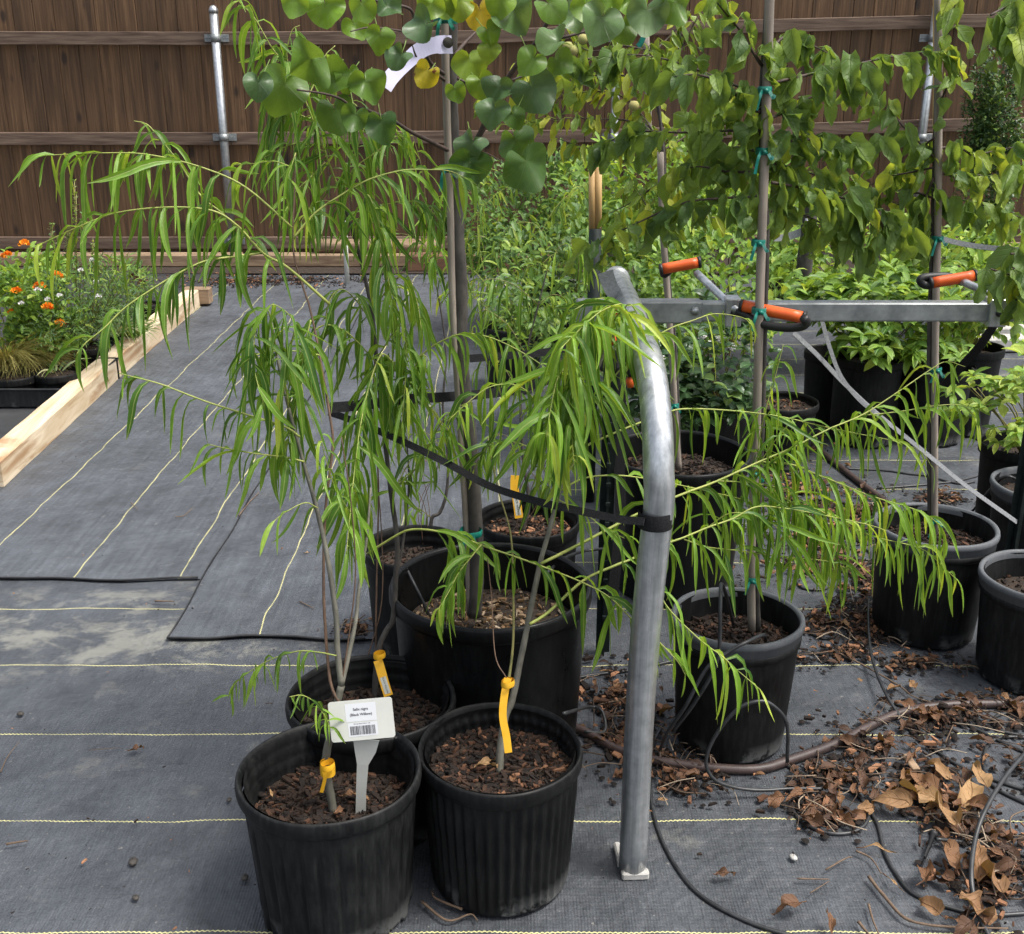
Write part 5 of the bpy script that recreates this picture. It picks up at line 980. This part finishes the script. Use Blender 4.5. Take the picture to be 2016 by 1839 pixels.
tube([(1843, 1652, .02), (1904, 1659), (1977, 1672), (2060, 1700)], r, 'tube', 'black drip tube ending in the pointed spike')
tube([(1914, 725, .33), (1934, 749, .32), (1927, 816, .2), (1939, 882, .05)], r, 'tube', 'black drip tube coming out of the pot behind the right-hand stake')
tube([(2030, 950, .30), (2007, 946, .30), (1980, 939, .31), (1947, 966, .2), (1920, 1000, .05), (1880, 1040)], r, 'tube', 'black drip tube over the rim of the double-rimmed pot')
tube([(846, 1215, .3), (830, 1180, .34), (815, 1150, .37), (800, 1120, .39)], r, 'tube', 'black drip tube lying inside the left wall of the largest pot')
tube([(1150, 1440, .02), (1190, 1440, .02), (1185, 1400, .05), (1160, 1392, .06), (1110, 1405, .27)], r, 'tube', 'short black drip tube arching out of the fluted pot')
tube([(1100, 1345, .01), (1160, 1330), (1240, 1320), (1330, 1300)], r, 'tube', 'black drip tube running from the largest pot past the galvanised post')
tube([(1195, 1080, .3), (1150, 1085, .3), (1110, 1100, .36), (1075, 1130, .38)], r, 'tube', 'black drip tube over the back rim of the largest pot')
tube([(1340, 850, .42), (1318, 830, .45), (1312, 880, .41), (1316, 910, .36)], r, 'tube', 'grey drip tube arching into the pot behind the bent pipe')
R2 = random.Random(11)
for k in range(12):
    v = R2.uniform(760, 1120); u = R2.uniform(1540, 1760); pts = [(u, v)]
    for j in range(5): pts.append((pts[-1][0]+R2.uniform(30, 75), pts[-1][1]+R2.uniform(-14, 22)))
    side = ['farthest back among', 'second in', 'crossing the middle of', 'nearest the long strap in'][k % 4]
    tube(pts, r, 'tube', 'thin black tube in the background tangle between the right-hand pots', cat='tube')['group'] = 'background tangle of black drip tubes'
for k in range(5):
    u, v = R2.uniform(1560, 1800), R2.uniform(1060, 1230); q_ = [(u+math.cos(a)*R2.uniform(35, 55), v+math.sin(a)*R2.uniform(18, 30)) for a in [j*.9+k for j in range(8)]]
    tube(q_, r, 'tube', 'loose black tube coil on the litter left of the pale-rimmed pot')['group'] = 'tube coils on the litter'
mb = MB(); a, b_ = G(1838, 1640, .02), G(1813, 1712, .008); d_ = (b_-a)
mb.tube([a, a+d_*.06, a+d_*.07, a+d_], [.009, .009, .0055, .001], 8); mb.box(a.lerp(b_, .5), (.003, .05, .010), math.atan2(d_.y, d_.x)-math.pi/2); tag(mb.build('drip_spike', M['black'], origin=a), 'black pointed drip spike lying beside the pile of dry leaves', 'spike')

# ================================================================== LITTER
def ground_patch(u, v, rx, ry, h=.006, mi=0):
    c_ = G(u, v); ex = rx*PX(c_); q_ = G(u, v-ry); w_ = G(u, v+ry); ey = (q_-w_).length/2; return c_, ex, ey
LZ = [(1200, 1370, 70, 60, 1), (1215, 1470, 80, 50, 1), (1330, 1545, 100, 40, .8), (1340, 1440, 60, 60, .8), (1640, 1540, 110, 45, 1), (1740, 1480, 120, 50, 1), (1850, 1420, 120, 40, .9), (1620, 1600, 70, 40, 1), (1830, 1560, 110, 50, .9), (1900, 1630, 80, 50, .9), (1980, 1680, 80, 60, .9), (1990, 1400, 80, 35, .9), (1960, 1770, 90, 70, .8), (1990, 1500, 60, 40, .5),
      (1620, 1230, 80, 30, 1), (1600, 1080, 110, 60, .9), (1560, 970, 80, 50, .8), (1690, 1010, 90, 50, .8), (1700, 1140, 60, 80, .8), (1660, 1290, 70, 25, .6), (1850, 985, 60, 15, .6), (1400, 1170, 70, 60, .4), (1560, 860, 60, 30, .4), (1800, 1310, 90, 18, .4), (1700, 1230, 50, 60, .9), (700, 1245, 40, 12, .5), (1980, 1330, 60, 12, .5), (1560, 1270, 30, 40, .6), (480, 555, 300, 12, .6), (1160, 620, 60, 20, .5)]
lt = MB()
for (u, v, rx, ry, dn) in LZ:
    c_, ex, ey = ground_patch(u, v, rx, ry); seed = R.uniform(0, 99)
    # thin uneven soil drifts
    for _ in range(int(1300*dn*ex*ey/.04)+70):
        a = R.uniform(0, 6.283); q_ = abs(R.gauss(0, .62)); x_, y_ = c_.x+math.cos(a)*ex*q_, c_.y+math.sin(a)*ey*q_
        if noise.noise(Vector((x_*9, y_*9, 3)))+R.uniform(-.25, .25) < -.05: continue
        n_ = 7; rr = R.uniform(.003, .010); hh = R.uniform(.002, .005); V = [(x_, y_, .008+hh)]+[(x_+rr*R.uniform(.5, 1.2)*math.cos(6.283*j/n_), y_+rr*R.uniform(.5, 1.2)*math.sin(6.283*j/n_), .0065) for j in range(n_)]
        lt.add(V, [(0, j+1, (j+1) % n_+1) for j in range(n_)], R.uniform(0, .2), None, 0, True)
    for _ in range(int(650*dn*ex*ey/.04)+50):
        a = R.uniform(0, 6.283); q_ = abs(R.gauss(0, .75)); x_, y_ = c_.x+math.cos(a)*ex*q_, c_.y+math.sin(a)*ey*q_
        if noise.noise(Vector((x_*9, y_*9, 3)))+R.uniform(-.3, .3) < -.12: continue
        chips(lt, x_, y_, .009, .004, 1, R.uniform(.5, 1.5), 0, .15, 1.15)
# scattered grains on the clean fabric
for _ in range(520):
    u, v = R.uniform(0, 2016), R.uniform(700, 1839); p = G(u, v); 
    if p.x < -1.75 and p.y > 3.6: continue
    chips(lt, p.x, p.y, .009, .001, 1, R.uniform(.15, .5)*(1.6 if R.random() < .1 else 1), 0, 0, 1.3)
o = lt.build('leaf_litter', M['mulch']); tag(o, 'dark crumbs, bark chips and leaf bits strewn over the fabric between the right-hand pots', 'litter', kind='stuff')
fr2 = MB()
for (u, v, rx, ry, dn) in LZ[:26]:
    c_, ex, ey = ground_patch(u, v, rx, ry)
    for _ in range(int(85*dn*ex*ey/.04)+8):
        a = R.uniform(0, 6.283); q_ = abs(R.gauss(0, .7)); x_, y_ = c_.x+math.cos(a)*ex*q_, c_.y+math.sin(a)*ey*q_
        L = R.uniform(.012, .038); b = R.uniform(0, 6.28); fr2.leaf((x_, y_, R.uniform(.010, .02)), (math.cos(b), math.sin(b), R.uniform(-.1, .35)), (R.uniform(-.5, .5), R.uniform(-.5, .5), 1), L, L*R.uniform(.3, .7), 'oval', R.uniform(0, .3), R.uniform(.1, .8), R.random()**1.6*.9, curl=R.uniform(-1.5, 1.5))
tag(fr2.build('leaf_fragments', M['dry']), 'torn and crushed brown leaf fragments over the dark litter', 'litter', kind='stuff')
# straws and thin stems
st = MB()
for (u, v, rx, ry, dn) in LZ[:26]:
    c_, ex, ey = ground_patch(u, v, rx, ry)
    for _ in range(int(14*dn)):
        x_, y_ = c_.x+R.uniform(-ex, ex), c_.y+R.uniform(-ey, ey); a = R.uniform(0, 3.14); L = R.uniform(.03, .12); c2 = Vector((x_, y_, .016)); dd = Vector((math.cos(a), math.sin(a), 0))*L/2; sd_ = Vector((-dd.y, dd.x, 0))*R.uniform(-.5, .5)
        st.tube(crv([c2-dd, c2+sd_+Vector((0, 0, R.uniform(0, .012))), c2+dd], 4), R.uniform(.0007, .0017), 5, R.random())
tag(st.build('straw_litter', M['twigs']), 'tangle of thin dry straws and stems over the litter', 'litter', kind='stuff')
def dryleaf(u, v, L, wd, ang, tint, lab, group=None, lobes=False, up=.01, curl=1, fold=.4):
    p = G(u, v, up); a = math.radians(ang); mb = MB(); d = Vector((math.cos(a), math.sin(a), R.uniform(.05, .35)))
    mb.leaf((0, 0, 0), d, Vector((R.uniform(-.3, .3), R.uniform(-.5, .1), 1)), L, wd, 'broad', R.uniform(.03, .14), fold, tint, curl=curl*R.uniform(.6, 1.5), twist=R.uniform(-.12, .12), steps=9)
    mb.tube([(0, 0, 0), -d*L*.2+Vector((0, 0, .004))], .0009, 5, .3)
    se = R.uniform(0, 99); k_ = L*.16; mb.v = [tuple(Vector(q_)+Vector(noise.noise_vector(Vector(q_)*38+Vector((se, se, se))))*k_) for q_ in mb.v]
    zm = min(q_[2] for q_ in mb.v); o = mb.build('dry_leaf', M['dry'], origin=(0, 0, 0)); o.location = (p.x, p.y, up-zm); tag(o, lab, 'dry leaf', group); return o
big = [(1790, 1605, .09, .045, 150, .85, 'large tan dry leaf lying leftmost in the overlapping fan of big leaves'), (1850, 1600, .12, .05, 125, .95, 'large pale tan leaf standing highest in the fan of big leaves'), (1880, 1650, .12, .055, 100, .9, 'biggest ribbed tan leaf at the front of the fan'), (1900, 1600, .11, .05, 60, 1, 'pale ribbed leaf at the right of the fan beside the arching tube'), (1835, 1570, .10, .04, 110, .75, 'brown curled leaf at the back of the fan'),
 (1690, 1600, .05, .03, 20, .85, 'orange-tan leaf resting on the flat tube loop'), (1580, 1570, .05, .025, 200, .7, 'brown leaf draped over the left of the flat tube loop'), (1800, 1360, .05, .028, 90, .85, 'pale lobed oak leaf standing upright above the brown pipe'), (1880, 1730, .11, .05, 80, .75, 'curled orange-brown leaf below the fan, left of the arching tube'), (1925, 1740, .11, .055, 70, .8, 'strongly curled ribbed leaf in front of the arching tube'), (1975, 1770, .10, .05, 100, .8, 'curled brown leaf near the lower right corner'),
 (1855, 1810, .06, .045, 120, .8, 'rounded tan leaf on the ground by the lower tube'), (1885, 1800, .08, .045, -20, .8, 'orange-brown ribbed leaf beside the rounded one by the lower tube'), (1810, 1755, .09, .03, 60, .6, 'long reddish leaf touching the lower tube'), (1570, 1790, .06, .03, 200, .4, 'crumpled dark brown leaf alone on the fabric right of the drip tube'), (1632, 1815, .05, .025, 260, .6, 'small crumpled leaf by the bottom edge'), (255, 1480, .035, .022, 20, .35, 'curled rust-red leaf alone on the fabric at left'), (1220, 1450, .06, .04, 10, .55, 'brown leaf beside the brown pipe left of the galvanised post'), (1410, 1727, .04, .022, 0, .3, 'small dark crumpled leaf right of the post foot'), (1700, 1670, .07, .008, -20, .95, 'narrow yellow dry leaf below the flat tube loop'), (1745, 1730, .05, .008, -60, .95, 'narrow yellow leaf hanging off a twig on the fabric'), (525, 1388, .018, .006, 20, .3, 'tiny red dry leaf left of the pot behind'), (600, 1090, .02, .008, 30, 1, 'small pale yellow leaf on the fabric beside the willow stems'), (640, 1372, .02, .006, 10, 1, 'yellow willow leaf on the fabric behind the left pot'), (1940, 1560, .09, .045, 90, .95, 'pale leaf tip sticking up at the back right of the fan'), (1865, 1545, .08, .04, 100, .9, 'tan leaf tip sticking up behind the fan')]
for b_ in big: dryleaf(b_[0], b_[1], b_[2]*.85, b_[3]*.8, *b_[4:])
for b_ in [(675, 1572, .035, .012, 10, .75, 'curled orange-brown leaf at the foot of the stem beside the label stem'), (697, 1575, .03, .01, -10, .8, 'tan leaf strip touching the label stem'), (532, 1560, .022, .005, -60, 1, 'tiny curled yellow leaf on the bark in the label pot'), (660, 1602, .02, .012, 40, .6, 'rust-brown bit of leaf by the front rim of the label pot')]: dryleaf(*b_, up=POT['A'][3]+.012)
for b_ in [(932, 1520, .045, .013, 15, .95, 'long tan dry leaf on the bark left of the stem in the fluted pot'), (945, 1508, .03, .011, 30, .9, 'paler dry leaf lying across the long tan one'), (1090, 1500, .022, .012, 70, .6, 'rusty leaf bit at the right side of the fluted pot'), (1065, 1515, .02, .01, 20, .65, 'small reddish leaf bit near the stem of the fluted pot'), (1010, 1545, .02, .016, 80, .7, 'reddish round leaf bit by the front rim of the fluted pot')]: dryleaf(*b_, up=POT['B'][3]+.012)
for i, (u, v, sx_, lb) in enumerate(((1975, 668, .5, 'pale concrete slab on the ground far back at the right edge'), (1985, 690, .45, 'second pale slab just in front of the first at the right edge'))):
    mb = MB(); p = G(u, v); mb.box(p+Vector((0, 0, .04)), (sx_, .12, .07), .05, bev=.008); tag(mb.build('concrete_slab', M['conc'], origin=p), lb, 'slab')
for k in range(90):
    z_ = R.choice([LZ[4], LZ[5], LZ[6], LZ[7], LZ[8], LZ[8], LZ[9], LZ[10], LZ[11], LZ[12], LZ[12], LZ[15], LZ[17], LZ[18], LZ[14], LZ[1]]); u = z_[0]+R.uniform(-1, 1)*z_[2]*.95; v = z_[1]+R.uniform(-1, 1)*z_[3]*.95
    lb = ('small brown leaf in the litter beyond the grey-rimmed pot' if v < 1150 else 'small brown leaf in the litter between the two grey-rimmed pots') if v < 1320 else ('small dry leaf in the litter behind the foot of the galvanised post' if u < 1400 else ('small dry leaf in the litter around the flat tube loop' if u < 1720 else ('small dry leaf in the litter between the brown pipe and the fan of big leaves' if v < 1600 else 'small dry leaf in the litter at the lower right below the fan')))
    dryleaf(u, v, R.uniform(.025, .06), R.uniform(.012, .028), R.uniform(0, 360), R.uniform(.1, .8), lb, lb.replace('small brown leaf', 'small brown leaves').replace('small dry leaf', 'small dry leaves'))
def twig(pts, r0, lab, tint=.6): 
    P = gx([(a, b_, .012) for a, b_ in pts]); mb = MB(); mb.tube(P, [r0*.62*(1-.5*i/(len(P)-1)) for i in range(len(P))], 7, tint, jitter=.15); return tag(mb.build('dry_twig', M['twigs'], origin=P[0]), lab, 'twig')
twig([(1630, 1275), (1700, 1310), (1770, 1350), (1800, 1372), (1860, 1390)], .004, 'pale knobbly twig left of the upright oak leaf')
twig([(1710, 1726), (1750, 1775), (1790, 1812), (1870, 1825), (1985, 1828)], .0055, 'longest pale twig lying across the lower right')
twig([(1570, 1730), (1632, 1731)], .003, 'short straight twig on the fabric below the flat loop'); twig([(1595, 1758), (1632, 1735)], .002, 'thin twig crossing the short straight one'); twig([(1626, 1712), (1665, 1690), (1678, 1687)], .003, 'curved brown twig beneath the flat tube loop')
twig([(1710, 1780), (1718, 1810), (1730, 1839)], .004, 'dark twig standing at the bottom edge left of the long one'); twig([(1690, 1815), (1715, 1845)], .005, 'stub of pale twig at the bottom edge'); twig([(1685, 1675), (1715, 1690), (1735, 1720)], .0035, 'grey twig holding narrow yellow leaves')
twig([(990-80, 1790), (860, 1770), (850, 1755)], .004, 'brown root-like twig on the ground between the two front pots'); twig([(830, 1775), (880, 1812), (925, 1800), (940, 1812)], .004, 'forked brown twig in front of the gap between the two front pots')
twig([(12, 1662), (55, 1655)], .004, 'grey stub of twig at the left edge of the fabric'); twig([(1, 1520), (15, 1490), (38, 1460)], .002, 'thin reddish stem at the left edge'); twig([(175, 1477), (232, 1472)], .0012, 'thin red leaf stalk left of the curled rust-red leaf')
twig([(258, 990), (272, 1003)], .003, 'small twig on the back fabric between two yellow threads'); twig([(345, 1018), (362, 1015), (380, 1000)], .003, 'bent twig on the back fabric under the willow tips'); twig([(590, 1184), (618, 1198)], .003, 'small twig on the fabric left of the willow stems'); twig([(305, 1183), (342, 1184)], .004, 'dark bark strip on the fabric seam at left')
twig([(470, 1015), (490, 990), (510, 970)], .004, 'pale crumbled bark piece on the fabric seam')
for u, v, lab in ((108, 0, ''),): pass
for (u, v, s_, lab) in ((262, 1696, .010, 'dark oval pod on the fabric at lower left'), (267, 1767, .007, 'brown nutshell on the fabric near the left bottom'), (40, 1405, .008, 'dark pebble near the left edge'), (451, 1574, .006, 'dark round seed just left of the label pot'), (482, 1727, .008, 'reddish bark bit left of the front pot'), (1562, 1688, .008, 'white pebble right of the galvanised post'), (1672, 1530, .012, 'dark round nut in the litter under the brown pipe')):
    mb = MB(); p = G(u, v, .008); mb.lathe([(.001, -s_*.5), (s_*.8, -s_*.3), (s_, 0), (s_*.8, s_*.35), (.001, s_*.5)], (0, 0, 0), 9, lambda th, z, i: s_*.15*math.sin(2*th+u)); o = mb.build('pebble', M['conc'] if 'white' in lab else M['bark'], origin=(0, 0, 0)); o.location = p; tag(o, lab, 'pebble')
mb = MB(); p = G(1793, 1500, .02); mb.box(p, (.018, .055, .006), .1, bev=.002); tag(mb.build('wood_chip', M['timber_w'], origin=p), 'flat pale splinter of wood standing out in the litter', 'wood chip')

# ================================================================== LABEL AND TAGS
def text_mesh(s, size, name):
    cu = bpy.data.curves.new(name, 'FONT'); cu.body = s; cu.size = size; cu.align_x = 'CENTER'; cu.align_y = 'CENTER'; cu.offset = size*.02
    o = bpy.data.objects.new(name, cu); C.objects.link(o); dg = bpy.context.evaluated_depsgraph_get(); me = bpy.data.meshes.new_from_object(o.evaluated_get(dg)); bpy.data.objects.remove(o); return me
sp = G(711, 1606, POT['A'][3]); LY = sp.y+.005
lab = thing('plant_label', sp, 'white plastic plant label with a printed barcode stuck in the left foreground pot', 'label')
cen = W(712, 1417, LY); sc_ = PX(cen); wL, hL = 127*sc_, 80*sc_; roll = math.radians(6)
rot = (math.radians(90-14), -roll*1.0, 0)
from mathutils import Euler, Matrix
Mx = Matrix.Translation(cen) @ Matrix.Rotation(math.radians(6.0), 4, 'Y').inverted() @ Matrix.Rotation(math.radians(72), 4, 'X')
def put(mb_v): return [Mx @ Vector(p) for p in mb_v]
mb = MB(); n = 6; out = []
for (sx_, sy_, a0) in ((1, 1, 0), (-1, 1, 90), (-1, -1, 180), (1, -1, 270)):
    for k in range(n+1):
        a = math.radians(a0+90*k/n); rr = .005; out.append((sx_*(wL/2-rr)+rr*math.cos(a), sy_*(hL/2-rr)+rr*math.sin(a)))
k = len(out); V = [(x_, y_, .0008) for x_, y_ in out]+[(x_, y_, -.0008) for x_, y_ in out]
mb.add(put(V), [tuple(range(k)), tuple(reversed(range(k, 2*k)))]+[(i, i+k, (i+1) % k+k, (i+1) % k) for i in range(k)], smooth=False); mb.build('plate', M['white'], lab)
def rect(x0, y0, x1, y1, z, mt, nm):
    mb = MB(); mb.add(put([(x0, y0, z), (x1, y0, z), (x1, y1, z), (x0, y1, z)]), [(0, 1, 2, 3)], smooth=False); return mb.build(nm, mt, lab)
rect(-wL*.24, -.002, wL*.24, hL*.42, .0011, M['paper'], 'sticker'); rect(-wL*.22, -hL*.40, wL*.24, -.004, .0011, M['paper'], 'sticker')
for s_, sz, y_, m_ in (('Salix nigra', .0062, hL*.27, 'inkgrey'), ('(Black Willow)', .0062, hL*.14, 'inkgrey'), ('Salix nigra (Black Willow) - 7 gal', .0021, -.0058, 'ink')):
    me = text_mesh(s_, sz, 'lettering'); mb = MB(); mb.add(put([(v_.co.x, v_.co.y+y_, .0014) for v_ in me.vertices]), [tuple(p_.vertices) for p_ in me.polygons], smooth=False); mb.build('lettering', M[m_], lab)
mb = MB(); x_ = -wL*.19
while x_ < wL*.2:
    b1 = R.choice([.0004, .0007, .0010]); mb.add(put([(x_, -hL*.36, .0014), (x_+b1, -hL*.36, .0014), (x_+b1, -hL*.14, .0014), (x_, -hL*.14, .0014)]), [(0, 1, 2, 3)], smooth=False); x_ += b1+R.choice([.0004, .0006, .0009])
mb.build('barcode', M['ink'], lab)
mb = MB(); b0 = W(722, 1458, LY+.0); b1 = W(722, 1490, LY); b2 = W(714, 1505, LY); P = [W(721, 1455, LY+.003), W(719, 1478, LY+.002), W(714, 1505, LY), W(711, 1560, LY), W(710, 1612, LY)]
mb.ribbon(P, [.044*1, .036, .019, .017, .017], (0, -1, .25), .002); mb.build('stem', M['white'], lab)
def ytag(pts, Y0, Y1, wd, lab_, txt=None, loop=None):
    T = thing('plant_tag', W(pts[0][0], pts[0][1], Y0), lab_, 'tag'); mb = MB(); P = px(pts, Y0, Y1); mb.ribbon(P, wd, (.1, -1, .2), .0008); mb.build('strip', M['yellow'], T)
    if loop:
        mb = MB(); c_ = W(loop[0], loop[1], Y0); mb.lathe([(.011, -.005), (.0115, 0), (.0105, .006)], c_, 16, lambda th, z, i: .0015*math.sin(2*th)); mb.build('loop', M['yellow'], T)
    if txt:
        q0, q1 = P[int(len(P)*txt[0])], P[-1]; d = (q1-q0).normalized(); nrm = Vector((.1, -1, .2)).normalized(); side = d.cross(nrm).normalized(); nrm = side.cross(d).normalized()
        if nrm.y > 0: nrm = -nrm
        c_ = q0.lerp(q1, .45); L_ = (q1-q0).length*.85; me = text_mesh('BLACK WILLOW', L_/7.6, 'lettering')
        mb = MB(); mb.add([c_+d*a*L_/2+side*b_*wd*.32+nrm*.0007 for a, b_ in ((-1, -1), (1, -1), (1, 1), (-1, 1))], [(0, 1, 2, 3)], smooth=False); mb.build('sticker', M['white'], T)
        sd2 = nrm.cross(d); mb = MB(); mb.add([c_+d*v_.co.x+sd2*v_.co.y+nrm*.0010 for v_ in me.vertices], [tuple(p_.vertices) for p_ in me.polygons], smooth=False); mb.build('lettering', M['ink'], T)
ytag([(744, 1300), (750, 1320), (757, 1345), (765, 1370)], yC-.02, yC-.045, .018, 'yellow tag with printed sticker on the stem behind the white label', (.5,), (747, 1290))
ytag([(1000, 1335), (993, 1370), (990, 1410), (997, 1450), (1001, 1482)], yB-.0, yB-.035, .013, 'long plain yellow tag hanging from the willow in the fluted pot', None, (1000, 1345))
ytag([(1014, 936), (1013, 960), (1018, 990), (1022, 1020)], POT['F'][0].y-.03, POT['F'][0].y-.05, .021, 'yellow tag with printed sticker above the pot of red bark chips', (.5,))
ytag([(633, 1560), (640, 1530), (636, 1515)], yA-.02, yA-.02, .006, 'yellow tag wrapped round the stem beside the white label', None, (645, 1508))
mb = MB(); c_ = W(645, 1512, yA-.004); mb.lathe([(.0125, -.012), (.013, 0), (.0122, .012)], c_, 16); tag(mb.build('tag_band', M['yellow'], origin=c_), 'broad yellow band round the stem in the left foreground pot', 'tag')
